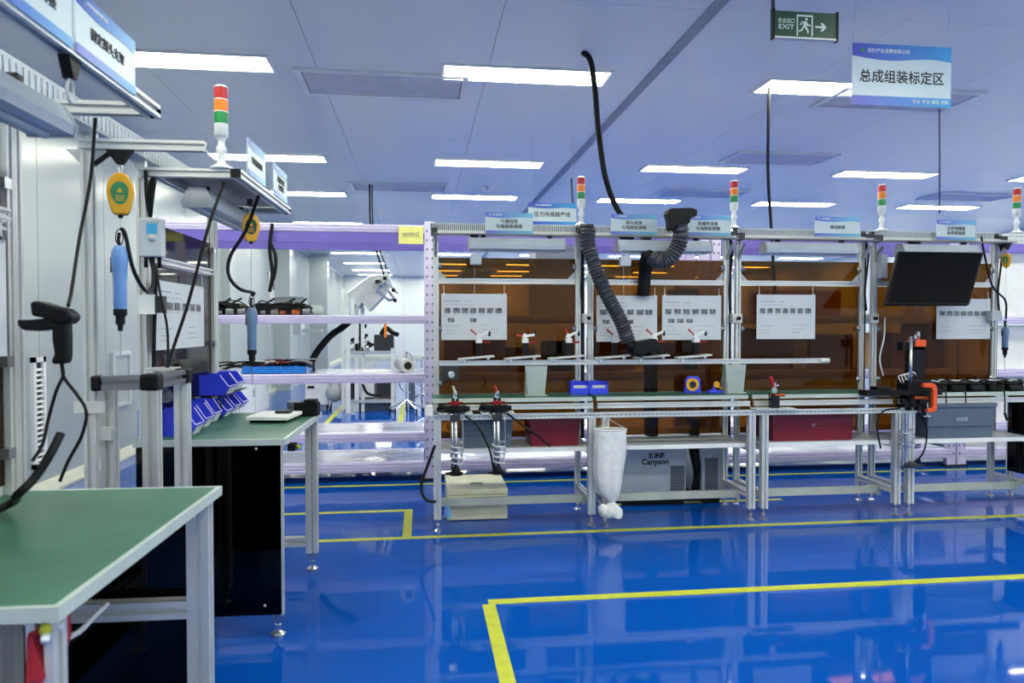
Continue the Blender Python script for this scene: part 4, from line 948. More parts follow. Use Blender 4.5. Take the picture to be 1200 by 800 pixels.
for px, w_, lb, kd in [(262, .22, 'black machine part with leads, leftmost on the second rack level', 'steel'), (272, .30, 'black boxy machine part with looped leads on the second rack level', 'steel'), (312, .26, 'black machine part under the hanging screwdriver cable on the rack', 'galv'),
                   (335, .30, 'machine part with copper coloured fitting on the second rack level', 'copper'), (352, .2, 'black round machine part at the right end of the row on the rack', 'steel')]:
    partpile(px, w_, lb, int(px), kd)
b = MB(); p = at(369, 363, Y=6.25); b.lathe((p.x, p.y, Z2+.042), [(.035, -.07), (.042, -.06), (.042, .05), (.02, .07)], (1, 0, 0), 14); solo('metal_canister', 'small grey metal canister lying at the right end of the rack parts', 'canister', b, 'galv')
b = MB(); p = at(342, 352, Y=6.5); b.bb(p.x-.12, p.x+.12, 6.4, 6.6, Z2, Z2+.16); solo('carton', 'small grey carton behind the parts on the second rack level', 'box', b, 'lightgrey', bevel=.004)
# blue tray with cables on third level
Z3 = .898; a = at(284, 436, Y=6.12).x; c = at(359, 436, Y=6.12).x
t = thing('parts_tray', 'bright blue tray full of black cable ends on the third rack level', 'tray', ((a+c)/2, 6.3, Z3)); b = MB()
b.bb(a, c, 6.1, 6.5, Z3, Z3+.004); b.bb(a, c, 6.1, 6.104, Z3, Z3+.06); b.bb(a, c, 6.496, 6.5, Z3, Z3+.06); b.bb(a, a+.004, 6.1, 6.5, Z3, Z3+.06); b.bb(c-.004, c, 6.1, 6.5, Z3, Z3+.06); build('tray', b, 'bluetray', t)
rr = random.Random(4)
for m_, n_ in (('rubber', 46), ('offwhite', 14), ('redcloth', 5)):
    b = MB()
    for k in range(n_):
        x = rr.uniform(a-.16 if m_ == 'rubber' else a+.05, c-.04); y = rr.uniform(6.12, 6.42); an = rr.uniform(-.6, .6); L = rr.uniform(.06, .16); z = Z3+.055+rr.uniform(0, .035)
        if x < a+.05: y = 6.11
        b.tube([(x-L*math.cos(an), y, z-.01+rr.uniform(-.01, .02)), (x, y+.02, z+.015), (x+L*math.cos(an), y+L*math.sin(an)*.4, z+rr.uniform(-.01, .02))], .006, 5, 3)
    o = build('cable_ends', b, m_, t); o['kind'] = 'stuff'
# white roll
p = at(474, 428, Y=6.15); t = thing('plastic_roll', 'white plastic film roll with dark core lying on the third rack level', 'roll', (p.x, 6.3, Z3))
b = MB(); r = .058; d = Vector((-.18, 1, 0)).normalized(); o = Vector((p.x+.03, 6.07, Z3+r+.001)); b.lathe(o, [(.03, .0), (r, .0), (r, .42), (.03, .42)], d, 24); build('film', b, 'white', t)
b = MB(); b.lathe(o-d*.002, [(.022, .0), (.034, .0), (.034, .01), (.022, .01)], d, 20); build('core', b, 'cardboard', t)
b = MB(); b.lathe(o-d*.004, [(.03, .0), (.03, .004)], d, 20); build('core_hole', b, 'ink', t)
# black hose rising from the rack
cable([at(366, 436, Y=6.5), at(365, 425, Y=6.5), at(373, 410, Y=6.5), at(388, 393, Y=6.5), at(402, 383, Y=6.52), at(414, 372, Y=6.6)], .03, 'black ribbed hose rising from the third rack level to the right', 'ribbed_hose', cat='hose', n=12)
# hanging dark hoses by the rack top left
cable([at(319, 262, Y=6.02), at(316, 290, Y=6.02), at(319, 320, Y=6.02), at(316, 342, Y=6.02)], .014, 'black cable loop, left strand, hanging in front of the rack top beam')
cable([at(317, 285, Y=6.0), at(323, 300, Y=6.0), at(322, 320, Y=6.0), at(317, 336, Y=6.0)], .014, 'black cable loop, right strand, hanging in front of the rack top beam')
# cartons and cases on the rack behind the amber panels
def rackbox(px0, px1, pt, level, label, m, Y=6.2, d=.42, name='carton', cat='box'):
    z = levels[level][0]+.001; a, c = at(px0, 400, Y=Y).x, at(px1, 400, Y=Y).x; z1 = at((px0+px1)/2, pt, Y=Y).z
    t = thing(name, label, cat, ((a+c)/2, Y+d/2, z), 0); b = MB(); b.bb(a, c, Y, Y+d, z, z1); build('box', b, m, t, bevel=.004)
    b = MB(); b.bb((a+c)/2-.03, (a+c)/2+.03, Y-.001, Y+d, z1, z1+.001); build('tape_strip', b, 'offwhite', t)
rackbox(628, 676, 272, 1, 'tall grey equipment case on the rack above the leftmost amber panel', 'mach', name='equipment_case', cat='case')
rackbox(522, 592, 398, 2, 'brown carton on the rack behind the leftmost amber panel', 'cardboard')
rackbox(598, 628, 408, 2, 'small brown carton beside the first one on the rack, seen through amber', 'cardboard')
rackbox(700, 744, 396, 2, 'brown carton on the rack behind the second amber panel, left', 'cardboard')
rackbox(775, 800, 402, 2, 'brown carton on the rack behind the second amber panel, right', 'cardboard')
rackbox(890, 925, 385, 2, 'brown carton on the rack behind the third amber panel, left', 'cardboard')
rackbox(950, 1000, 392, 2, 'wide brown carton on the rack behind the third amber panel, right', 'cardboard')
rackbox(1045, 1080, 390, 2, 'brown carton on the rack behind the monitor workbench', 'cardboard')
rackbox(900, 985, 340, 1, 'low brown carton on the upper rack level behind the third panel', 'cardboard', d=.4)
rackbox(730, 752, 345, 1, 'brown carton on the upper rack level behind the second panel', 'cardboard', d=.4)
rackbox(540, 566, 346, 1, 'small blue-grey case on the upper rack level behind the leftmost panel', 'bluegrey', name='equipment_case', cat='case', d=.3)
rackbox(640, 672, 400, 2, 'dark grey case on the rack behind the bars of the first bench', 'dkgrey', name='equipment_case', cat='case', d=.3)
rackbox(808, 838, 384, 2, 'tall dark grey case on the rack behind the third sheet', 'dkgrey', name='equipment_case', cat='case', d=.3)
rackbox(795, 830, 338, 1, 'low blue-grey case on the upper rack level behind the second amber panel', 'bluegrey', name='equipment_case', cat='case', d=.3)
rackbox(930, 946, 398, 2, 'narrow white case on the rack between two brown cartons', 'white', name='equipment_case', cat='case', d=.3)
rackbox(1088, 1110, 372, 2, 'tall brown carton on the rack under the monitor, seen through amber', 'cardboard', d=.4)
rackbox(525, 585, 500, 3, 'white low crate on the lower rack level below the leftmost bench', 'white', d=.4, name='crate', cat='crate')
# white sheet closing the right bay of the rack
for z0, z1 in ((.17, 1.29), (1.38, 1.96)): b = MB(); b.bb(4.96, 7.19, 6.12, 6.128, z0, z1); build('bay_panel', b, 'white', rack)

# ================================================================ MACHINES BEYOND THE RACK
YB1 = 11.0
def PX(px, Y=YB1): return at(px, 400, Y=Y).x
def PZ(py, Y=YB1, px=440): return at(px, py, Y=Y).z
t = thing('machine_stand', 'white framed machine with shelves and a wedge-shaped hood beyond the rack', 'machine', (PX(435), 11.2, 0)); stand_ = t
for x in (PX(402), PX(460)):
    for y in (YB1, YB1+.6):
        b = MB(); b.bar((x, y, .03), (x, y, PZ(408) if x > -1 else PZ(338)), .05, slot=False); build('post', b, 'white', t)
for py, nm in ((411, 'top_shelf'), (468, 'lower_shelf')):
    z = PZ(py); b = MB(); b.bb(PX(400), PX(462), YB1-.02, YB1+.64, z-.05, z); build(nm, b, 'lightgrey', t)
b = MB(); b.bb(PX(404), PX(420), YB1+.1, YB1+.5, PZ(466), PZ(440)); b.bb(PX(440), PX(460), YB1+.1, YB1+.5, PZ(466), PZ(448)); build('dark_modules', b, 'dkgrey', t)
b = MB(); b.bb(PX(416), PX(438), YB1+.05, YB1+.5, PZ(466), PZ(424)); build('white_module', b, 'white', t, bevel=.01)
b = MB(); b.bb(PX(417), PX(460), YB1+.1, YB1+.6, 0.0, PZ(474)); build('dark_base', b, 'bluegrey', t)
b = MB(); b.tube([at(425, 450, Y=10.98), at(430, 460, Y=10.96), at(438, 463, Y=10.98), at(446, 463, Y=11)], .02, 8); build('hose', b, 'black', t)
zt = PZ(411)
b = MB(); b.bb(PX(438), PX(461), YB1+.05, YB1+.35, zt, zt+.24); build('dark_box', b, 'dkgrey', t, bevel=.01)
b = MB(); rr = random.Random(9)
for k in range(9): x = PX(rr.uniform(410, 434)); z = zt+rr.uniform(.05, .42); b.box((x, YB1+rr.uniform(.05, .3), z), (rr.uniform(.06, .2), .08, rr.uniform(.03, .1)), Matrix.Rotation(rr.uniform(-.8, .8), 3, 'Y'))
b.bb(PX(420), PX(425), YB1+.1, YB1+.2, zt, zt+.4); b.tube([(PX(446), YB1+.1, zt+.24), (PX(452), YB1+.1, zt+.34), (PX(460), YB1+.1, zt+.27), (PX(466), YB1+.05, zt+.24)], .035, 8); build('machine_arms', b, 'black', t)
b = MB()
for k in range(5): b.bb(PX(404+k*6), PX(408+k*6), YB1, YB1+.2, zt, zt+.05+.03*(k % 3))
b.cyl((PX(404), YB1+.1, zt+.12), (PX(432), YB1+.1, zt+.14), .02); build('metal_rails', b, 'steel', t)
b = MB(); b.bb(PX(450), PX(453), YB1+.02, YB1+.06, zt+.2, zt+.42); build('orange_handle', b, 'orange', t)
# wedge hood
Yh = 10.7
t = stand_
pp = [(407, 345), (432, 326), (455, 322), (458, 330), (448, 348), (432, 364), (424, 354), (420, 361), (414, 350)]
b = MB(); vs = [at(x, y, Y=Yh) for x, y in pp]; k = len(vs); b.add(vs+[v+Vector((0, .6, 0)) for v in vs], [tuple(reversed(range(k))), tuple(range(k, 2*k))]+[(i, (i+1) % k, (i+1) % k+k, i+k) for i in range(k)]); build('hood', b, 'offwhite', t)
b = MB(); b.tube([at(407, 344, Y=Yh-.03), at(432, 325, Y=Yh-.03), at(456, 321, Y=Yh-.03)], .015, 6, 1); build('hood_rim', b, 'white', t)
b = MB()
for (x0, y0), (x1, y1) in [((444, 328), (464, 352)), ((450, 326), (466, 344)), ((440, 338), (456, 352)), ((455, 352), (463, 350)), ((452, 330), (440, 342))]: b.cyl(at(x0, y0, Y=Yh-.05), at(x1, y1, Y=Yh-.05), .02, n=6)
build('linkage', b, 'steel', t)
b = MB()
for x0, y0 in [(451, 326), (461, 340), (463, 352), (442, 330)]: b.box(at(x0, y0, Y=Yh-.08), (.05, .05, .05))
build('joints', b, 'black', t)
b = MB(); b.bb(at(404, 400, Y=Yh).x, at(409, 400, Y=Yh).x, Yh+.1, Yh+.2, 0.002, 1.75); b.bb(at(413, 400, Y=Yh).x, at(418, 400, Y=Yh).x, Yh+.3, Yh+.36, 0.002, 1.6); b.bb(at(421, 400, Y=Yh).x, at(425, 400, Y=Yh).x, Yh+.3, Yh+.36, 0.002, 1.55); build('support_posts', b, 'white', t)
# white cabinet on castors
Yc = 11.3
t = thing('wheeled_cabinet', 'white wheeled cabinet with a small black slot beyond the rack', 'cabinet', (PX(374, Yc), Yc+.25, 0))
b = MB(); b.bb(PX(357, Yc), PX(385, Yc), Yc, Yc+.5, .07, PZ(447, Yc, 370)); build('body', b, 'white', t, bevel=.02)
b = MB(); b.bb(PX(360, Yc), PX(368, Yc), Yc-.006, Yc, PZ(455, Yc, 365), PZ(452, Yc, 365)); build('slot', b, 'black', t)
b = MB(); 
for x in (PX(359, Yc), PX(383, Yc)):
    for y in (Yc+.06, Yc+.44): b.lathe((x-.015, y, .036), [(.035, 0), (.035, .03)], (1, 0, 0), 12); b.bb(x-.02, x+.02, y-.02, y+.02, .06, .075)
build('castors', b, 'black', t)
# small flask-like unit
t = thing('pump_unit', 'round white pump unit on thin legs beside the wheeled cabinet', 'machine', (PX(392, Yc), Yc, 0))
b = MB(); b.lathe((PX(392, Yc), Yc, .12), [(.03, 0), (.1, .03), (.14, .12), (.12, .22), (.05, .28), (.03, .34)]); build('vessel', b, 'lightgrey', t)
b = MB()
for k in range(3): an = k*2.1; b.cyl((PX(392, Yc)+.08*math.cos(an), Yc+.08*math.sin(an), .16), (PX(392, Yc)+.16*math.cos(an), Yc+.16*math.sin(an), 0.001), .01, n=6)
for k in range(3): b.cyl((PX(386+5*k, Yc), Yc+.0, .3), (PX(386+5*k, Yc), Yc, .62), .014, n=6)
b.cyl((PX(384, Yc), Yc, .5), (PX(399, Yc), Yc, .5), .014, n=6); build('frame', b, 'steel', t)
# wheeled tripod stands
for i, px in enumerate((476, 494)):
    Yt = 10.7+i*.9; x = PX(px, Yt)
    t = thing('wheeled_stand', ['chrome wheeled stand with hoses, left of two beyond the rack', 'chrome wheeled stand with hoses, right of two beyond the rack'][i], 'stand', (x, Yt, 0), 0, 'chrome wheeled stands')
    b = MB(); b.cyl((x, Yt, .15), (x, Yt, .9-.15*i), .014, n=8)
    for k in range(5):
        an = k*1.257+.3; e = Vector((x+.26*math.cos(an), Yt+.26*math.sin(an), .07)); b.cyl((x, Yt, .2), e, .014, n=6)
    b.cyl((x-.08, Yt, .62), (x+.1, Yt, .5), .012, n=6); b.tube([(x+.02, Yt, .55), (x-.1, Yt-.02, .48), (x-.06, Yt, .35), (x+.05, Yt, .3)], .011, 6); b.tube([(x, Yt, .9-.15*i), (x+.1, Yt, .8), (x+.12, Yt, .6), (x+.04, Yt, .45)], .01, 6)
    build('frame', b, 'steel', t)
    b = MB()
    for k in range(5): an = k*1.257+.3; b.lathe((x+.26*math.cos(an)-.012, Yt+.26*math.sin(an), .034), [(.033, 0), (.033, .024)], (1, 0, 0), 10); b.cyl((x+.26*math.cos(an), Yt+.26*math.sin(an), .05), (x+.26*math.cos(an), Yt+.26*math.sin(an), .09), .01, n=6)
    build('castors', b, 'black', t)
t = thing('folded_case', 'small blue-grey case on the wheeled stands beyond the rack', 'case', (PX(481), 11.5, 0)); b = MB(); b.bb(PX(478), PX(486), 11.4, 11.6, 0.001, .62); build('body', b, 'bluegrey', t, bevel=.01); b = MB(); b.bb(PX(480), PX(484), 11.38, 11.4, .5, .53); build('handle', b, 'dkgrey', t)
# pale low units along the left wall, beyond the rack
t = thing('low_cabinet', 'pale low cabinet along the left wall beyond the rack', 'cabinet', (-2.3, 10.2, 0)); b = MB(); b.bb(-2.72, -2.3, 8.6, 11.4, .0, .62); build('body', b, 'offwhite', t, bevel=.01)
for k in range(3): b = MB(); b.bb(-2.3, -2.288, 8.66+k*.92, 9.5+k*.92, .05, .58); dd = build('door', b, 'white', t); b = MB(); b.bb(-2.288, -2.27, 9.38+k*.92, 9.4+k*.92, .3, .42); build('handle', b, 'steel', dd)

# ================================================================ LEFT WORKBENCH LINE
LM = Matrix.Translation((-.632, 0, 0)) @ Matrix.Rotation(R(-1.5), 4, 'Z') @ Matrix.Translation((0, 0, 0))
def LW(x, y, z): return LM @ Vector((x, y, z))
TL_ = .83
def left_bench(y0, y1, label, near_panel, far_panel):
    c = LW(-.3, (y0+y1)/2, 0); t = thing('side_workbench', label, 'workbench', c, R(-1.5), 'green-topped benches on the left')
    B = lambda nm, b, m, p=None, **k: build(nm, b.xf(LM), m, p or t, **k)
    b = MB(); b.bb(-.6, -.012, y0+.012, y1-.012, TL_-.024, TL_); B('tabletop', b, 'green')
    b = MB(); b.bb(-.6, 0, y0, y0+.012, TL_-.025, TL_+.0005); b.bb(-.6, 0, y1-.012, y1, TL_-.025, TL_+.0005); b.bb(-.012, 0, y0+.012, y1-.012, TL_-.025, TL_+.0005); B('table_edge', b, 'edge')
    for x in (-.045, -.56):
        for y in (y0+.05, y1-.06):
            b = MB(); b.bar((x, y, .09), (x, y, TL_-.025), .06 if y > y0+.1 else .045, .045, up=(0, 1, 0)); l = B('leg', b, 'alu')
            b = MB(); foot(b, x, y, .09, .03); b.bb(x-.022, x+.022, y-.02, y+.02, .06, .09); B('leveling_foot', b, 'steel', l)
    b = MB(); b.bar((-.56, y0+.08, .3), (-.56, y1-.09, .3), .04); B('side_rail', b, 'alu')
    for y in (y0+.05, y1-.06): z = .5 if far_panel else .15; b = MB(); b.bar((-.54, y, z), (-.067, y, z), .04, .05); B('cross_rail', b, 'alu')
    if near_panel: b = MB(); b.bb(-.592, -.022, y0+.012, y0+.018, .1, TL_-.027); B('end_panel', b, 'smoke'); b = MB(); b.bb(-.022, -.012, y0+.01, y0+.022, .1, TL_-.027); b.lathe((-.09, y0+.012, .14), [(.006, 0), (.004, .004)], (0, -1, 0), 8); b.lathe((-.12, y0+.012, .79), [(.006, 0), (.004, .004)], (0, -1, 0), 8); B('panel_edging', b, 'alu')
    b = MB(); b.bb(-.592, -.586, y0+.03, y1-.03, .1, TL_-.03); B('rear_panel', b, 'smoke')
    if far_panel: b = MB(); b.bb(-.56, -.08, y1-.02, y1-.014, .1, TL_-.03); B('far_panel', b, 'smoke')
    return t
left_bench(1.28, 2.19, 'green-topped workbench nearest the camera at lower left', False, True)
left_bench(3.06, 3.99, 'green-topped workbench with blue bins and a white scale, left of the rack', True, False)
# smoke panels inside bench 1
def left_top(y0, y1, label, ya, yb):
    c = LW(-.4, (ya+yb)/2, TL_); t = thing('overhead_frame', label, 'frame', c, R(-1.5), 'overhead frames of the left line')
    B = lambda nm, b, m, p=None, **k: build(nm, b.xf(LM), m, p or t, **k)
    for y in (ya, yb):
        if y < .5: continue
        b = MB(); b.bar((-.555, y, TL_+.001), (-.555, y, 1.885), .035, .035); B('upright', b, 'alu')
        b = MB(); b.bar((-.555, y+.037, TL_+.001), (-.555, y+.037, 1.885), .035, .035); B('upright', b, 'alu')
    for y in (y0, y1): b = MB(); b.bar((-.56, y, 1.905), (-.20, y, 1.905), .035, .035); B('cross_arm', b, 'alu')
    b = MB(); b.bar((-.18, y0-.02, 1.905), (-.18, y1+.02, 1.905), .04, .035); B('front_beam', b, 'alu')
    b = MB(); b.box((-.18, y1+.022, 1.905), (.04, .003, .035)); b.box((-.18, y0-.022, 1.905), (.04, .003, .035)); B('beam_cap', b, 'black')
    b = MB(); b.bar((-.5, y0, 1.905), (-.5, y1, 1.905), .035, .035); B('back_beam', b, 'alu')
    if y0 > 1: b = MB(); b.bb(-.49, -.21, y0+.03, y1-.03, 1.92, 1.924); B('cover_plate', b, 'alu_dark')
    b = MB(); b.bar((-.555, max(ya, .3), 1.57), (-.555, yb, 1.57), .03, .03); B('mid_rail', b, 'alu')
    b = MB(); b.bb(-.56, -.554, max(ya, .3)+.03, yb-.02, TL_+.03, 1.55); B('back_panel', b, 'amber')
    b = MB(); b.bb(-.56, -.554, max(ya, .3)+.03, yb-.02, 1.59, 1.72); B('upper_panel', b, 'amber')
    b = MB()
    for z in (1.68, 1.2, .95): b.bb(-.55, -.525, yb-.05, yb-.018, z-.015, z+.015)
    B('panel_clips', b, 'steel')
    return t
left_top(.4, 2.17, 'aluminium overhead frame above the nearest green bench, with large signs on it', .45, 2.14)
left_top(3.05, 3.99, 'aluminium overhead frame above the bench with blue bins', 3.07, 3.95)
# long slotted cable duct
t = thing('cable_duct', 'long slotted metal cable duct running overhead along the left line', 'duct', LW(-.555, 2.5, 1.96), R(-1.5))
b = MB(); b.bb(-.595, -.525, .3, 4.4, 1.955, 1.96); b.bb(-.595, -.592, .3, 4.4, 1.96, 2.03)
for k in range(130): yy = .3+k*.0315; b.bb(-.528, -.525, yy, yy+.02, 1.96, 2.022)
b.bb(-.528, -.525, .3, 4.4, 2.018, 2.03); b.bb(-.528, -.525, .3, 4.4, 1.955, 1.965); build('duct', b.xf(LM), 'mach', t)
b = MB(); b.bb(-.59, -.53, .3, 4.4, 1.962, 2.0); build('wires', b.xf(LM), 'lightgrey', t)
b = MB()
for y in (.5, 2.17, 2.64, 3.06, 3.98): b.bb(-.575, -.535, y-.012, y+.012, 1.924, 1.955)
build('supports', b.xf(LM), 'alu', t)
# big signs along the first overhead beam
fr = frame(LW(-.157, 1.70, 1.895), LW(-.157, 2.0, 0)-LW(-.157, 1.70, 0)); sign(fr, .31, .14, ['固定探头支架'], 'blue and white sign on the near overhead beam at top left, fully in view', group='signs along the left line')
fr = frame(LW(-.157, 1.375, 1.895), LW(-.157, 2.0, 0)-LW(-.157, 1.70, 0)); sign(fr, .31, .14, ['探头线束焊接'], 'blue and white sign cut off by the top left corner of the photo', group='signs along the left line')
for y, tx, lb in ((3.13, ['线束插接固定'], 'nearer of the two small signs on the second left overhead frame'), (3.6, ['机械件线束', '支架装配'], 'farther of the two small signs on the second left overhead frame')):
    fr = frame(LW(-.157, y, 1.924), LW(-.157, 2.0, 0)-LW(-.157, 1.70, 0)); sign(fr, .3, .15, tx, lb, light=True, group='signs along the left line')
p = LW(-.24, 3.05, 1.9235); stack_light(p.x, p.y, 1.9235, 'largest red amber green signal tower, on the left overhead frame')
# lamps
p = LW(-.36, 1.45, 1.83); task_lamp(p, 1.1, LM.to_3x3() @ Vector((0, 1, 0)), 'grey tube lamp under the near left overhead frame')
p = LW(-.36, 3.5, 1.83); task_lamp(p, .75, LM.to_3x3() @ Vector((0, 1, 0)), 'grey tube lamp under the second left overhead frame')
# black hook with clear shackle under near beam
p = LW(-.18, 1.72, 1.886); t = thing('beam_hook', 'black hook with a clear shackle under the near overhead beam at top left', 'hook', p-Vector((0, 0, .1)))
b = MB(); b.prism([(-.03, 0), (.03, 0), (.008, -.045), (-.008, -.045)], (0, 1, 0), (0, 0, 1), (p.x-.012, p.y, p.z), (.024, 0, 0)); build('bracket', b, 'black', t)
b = MB(); b.tube([p+Vector((0, 0, -.042)), p+Vector((0, .012, -.06)), p+Vector((0, .014, -.08)), p+Vector((0, 0, -.095)), p+Vector((0, -.014, -.08)), p+Vector((0, -.012, -.06)), p+Vector((0, 0, -.042))], .0035, 8, 4); build('shackle', b, 'lightgrey', t)
# gantry between benches
t = thing('tool_gantry', 'slim aluminium gantry between the two green benches holding the light blue screwdriver', 'frame', LW(-.555, 2.66, 0), R(-1.5))
b = MB(); b.bar((-.555, 2.62, .06), (-.555, 2.62, 1.89), .035, .035); l = build('post', b.xf(LM), 'alu', t)
b = MB(); foot(b, -.555, 2.62, .06); build('leveling_foot', b.xf(LM), 'steel', l)
b = MB(); b.bar((-.53, 2.70, .06), (-.53, 2.70, 1.08), .045, .045); l = build('post', b.xf(LM), 'alu', t)
b = MB(); foot(b, -.49, 2.70, .06); build('leveling_foot', b.xf(LM), 'steel', l)
b = MB(); b.bb(-.6, -.5, 2.595, 2.6, 1.0, 1.04); b.bb(-.54, -.5, 2.64, 2.68, .9, .94); build('joint_plate', b.xf(LM), 'offwhite', t)
b = MB(); b.bar((-.58, 2.62, 1.91), (-.17, 2.62, 1.91), .035, .035); build('arm', b.xf(LM), 'alu', t)
b = MB(); b.prism([(0, 0), (.06, 0), (0, -.06)], (1, 0, 0), (0, 0, 1), (-.535, 2.616, 1.892), (0, .008, 0)); b.prism([(0, 0), (-.05, 0), (0, -.05)], (1, 0, 0), (0, 0, 1), (-.575, 2.616, 1.892), (0, .008, 0)); build('gussets', b.xf(LM), 'lightgrey', t)
p = at(140, 184, Y=2.62); p.z = 1.892; b = MB(); b.prism([(-.045, 0), (.045, 0), (.008, -.05), (-.008, -.05)], (1, 0, 0), (0, 0, 1), (p.x, 2.615, p.z), (0, .02, 0)); b.bar((p.x-.03, 2.62, 1.88), (p.x-.08, 2.62, 1.84), .01, .014, slot=False); build('hook_bracket', b, 'black', t)
q = Vector((p.x, 2.625, p.z-.047)); balancer(q, 'yellow spring balancer with green badge hanging from the gantry, nearest the camera', face=R(-75), s=.92)
s_ = at(140, 288, Y=2.625); screwdriver(s_, 'light blue electric screwdriver hanging from the nearest yellow balancer', 'driver', L=.215)
b = MB(); b.cyl(q-Vector((0, 0, .184)), s_+Vector((0, 0, .05)), .0012, n=5); solo('balancer_cord', 'thin cord between the nearest balancer and the light blue screwdriver', 'cord', b, 'lightgrey')
cable([s_+Vector((.004, 0, .06)), at(147, 275, Y=2.63), at(156, 315, Y=2.65), at(170, 340, Y=2.8), at(179, 335, Y=2.95), at(180, 312, Y=3.0)], .007, 'black cable from the light blue screwdriver to the white controller box')
# controller box
a = at(162, 255, Y=3.0); c = at(190, 301, Y=3.0); t = thing('controller_box', 'white controller box with a small blue display on the left upright', 'controller', ((a.x+c.x)/2, 3.0, c.z))
b = MB(); b.bb(a.x, c.x, 3.0, 3.045, c.z, a.z); build('housing', b, 'mach', t, bevel=.006)
b = MB(); x0, x1 = at(172, 270, Y=3).x, at(184, 270, Y=3).x; b.bb(x0, x1, 2.997, 3.0, at(178, 274, Y=3).z, at(178, 262, Y=3).z); build('display', b, 'lcd', t)
b = MB(); z = at(178, 260, Y=3).z
for k in range(4): b.lathe((x0+.003+k*.012, 3.0, z), [(.0035, 0), (.003, .002)], (0, -1, 0), 8)
b.lathe(((x0+x1)/2, 3.0, at(178, 279, Y=3).z), [(.015, 0), (.014, .003)], (0, -1, 0), 14); build('buttons', b, 'lightgrey', t)
b = MB()
for k in range(3): x = a.x+.02+.025*k; b.cyl((x, 3.02, c.z), (x, 3.02, c.z-.04), .008, n=8)
build('connectors', b, 'black', t)
cable([at(176, 302, Y=3.02), at(182, 330, Y=3.0), at(181, 380, Y=3.0), at(180, 430, Y=3.02)], .0075, 'black cable dropping straight down from the white controller box')
cable([at(171, 200, Y=3.04), at(172, 230, Y=3.02), at(176, 250, Y=3.02), at(177, 215, Y=3.0), at(181, 210, Y=3.0), at(178, 235, Y=3.0), at(176, 254, Y=3.02)], .008, 'looped bundle of black cable above the white controller box')
t = thing('mounting_plate', 'bright metal plate with a dark clamp on the post under the controller box', 'bracket', at(176, 357, Y=2.99)); b = MB()
a = at(162, 345, Y=2.99); c = at(182, 368, Y=2.99); b.bb(a.x, c.x, 2.985, 2.995, c.z, a.z); build('plate', b, 'white', t); b = MB(); b.bb(c.x, c.x+.03, 2.985, 3.03, c.z+.005, a.z-.005); build('clamp', b, 'dkgrey', t)
# document on the left amber panels
ya, yb = at(181, 380, X=-1.05).y, at(236, 380, X=-1.05).y
z1 = at(208, 332, X=-1.05).z; z0 = at(208, 408, X=-1.05).z; dn = LW(0, 1, 0)-LW(0, 0, 0)
document(frame((-1.05, ya, z0), dn), (yb-ya)*.99, z1-z0, 'laminated instruction sheet on the left amber panel behind the long black cable', n1=6, n2=0, seed=8)
ya = 1.35; z1 = 1.52; z0 = 1.2
document(frame(LW(-.53, 1.66, 1.215), dn), .44, .31, 'laminated sheet at the left edge of the photo beside the scanner', n1=5, n2=1, seed=9)
# balancer 2
p = at(294, 252, X=-.79); p.z = 1.886
b = MB(); b.bb(p.x-.012, p.x+.012, p.y-.025, p.y+.025, p.z-.03, p.z); solo('beam_hook', 'small dark bracket under the second left overhead frame holding a balancer', 'hook', b, 'dkgrey')
q = Vector((p.x, p.y, p.z-.032)); balancer(q, 'yellow spring balancer with dark badge hanging under the second left frame', face=R(-75), s=.88, badge='exitgreen')
s_ = at(296, 360, Y=p.y); s_.x = q.x; screwdriver(s_, 'grey-blue electric screwdriver hanging in front of the rack', 'driver2', L=.2, s=1)
b = MB(); b.cyl(q-Vector((0, 0, .176)), s_+Vector((0, 0, .05)), .0012, n=5); solo('balancer_cord', 'thin cord above the grey-blue screwdriver in front of the rack', 'cord', b, 'lightgrey')
cable([LW(-.18, 3.4, 1.88), at(288, 270, Y=3.45), at(270, 300, Y=3.45), at(268, 322, Y=3.45), at(280, 338, Y=3.45), at(297, 343, Y=p.y), s_+Vector((0, 0, .055))], .008, 'black cable looping from the second left frame to the grey-blue screwdriver')
cable([at(262, 214, Y=3.06), at(243, 270, Y=3.0), at(222, 350, Y=2.98), at(204, 405, Y=2.97), at(195, 434, Y=2.95)], .0065, 'long black cable slanting from the second left frame down to the guard frame')
cable([at(182, 310, Y=3.0), at(188, 345, Y=2.98), at(196, 385, Y=2.97), at(197, 432, Y=2.95)], .005, 'black cable from the controller box to the guard frame')
cable([at(112, 138, Y=2.25), at(106, 210, Y=2.25), at(93, 280, Y=2.2), at(84, 340, Y=2.1), at(80, 358, Y=2.02)], .005, 'thin black cable hanging in front of the left wall down to the scanner')
# guard frame
G = [at(119, 440, Y=2.56), at(177, 455, Y=2.62), at(212, 440, Y=2.95)]
zt = 1.10; A_ = Vector((-1.05, 2.63, zt)); B_ = Vector((-.93, 2.66, zt)); C_ = Vector((-.925, 2.97, zt))
t = thing('guard_frame', 'waist-high guard frame with black corners between the two green benches', 'frame', (B_.x, B_.y, 0))
for v, w_ in ((B_, .05), (C_, .05)):
    b = MB(); b.bar((v.x, v.y, .06), (v.x, v.y, zt-.03), w_, w_); l = build('post', b, 'alu', t); b = MB(); foot(b, v.x, v.y, .06); build('leveling_foot', b, 'steel', l)
b = MB(); b.bar(A_+Vector((-.03, 0, 0)), B_+Vector((-.025, 0, 0)), .045, .05); build('top_bar', b, 'alu_dark', t)
b = MB(); b.bar(B_+Vector((0, .03, 0)), C_-Vector((0, .03, 0)), .045, .05); build('top_bar', b, 'alu_dark', t)
b = MB(); b.box(B_, (.062, .062, .056)); b.box(C_, (.062, .062, .056)); b.box(A_+Vector((-.045, 0, 0)), (.03, .05, .053)); build('corner_caps', b, 'black', t, bevel=.008)
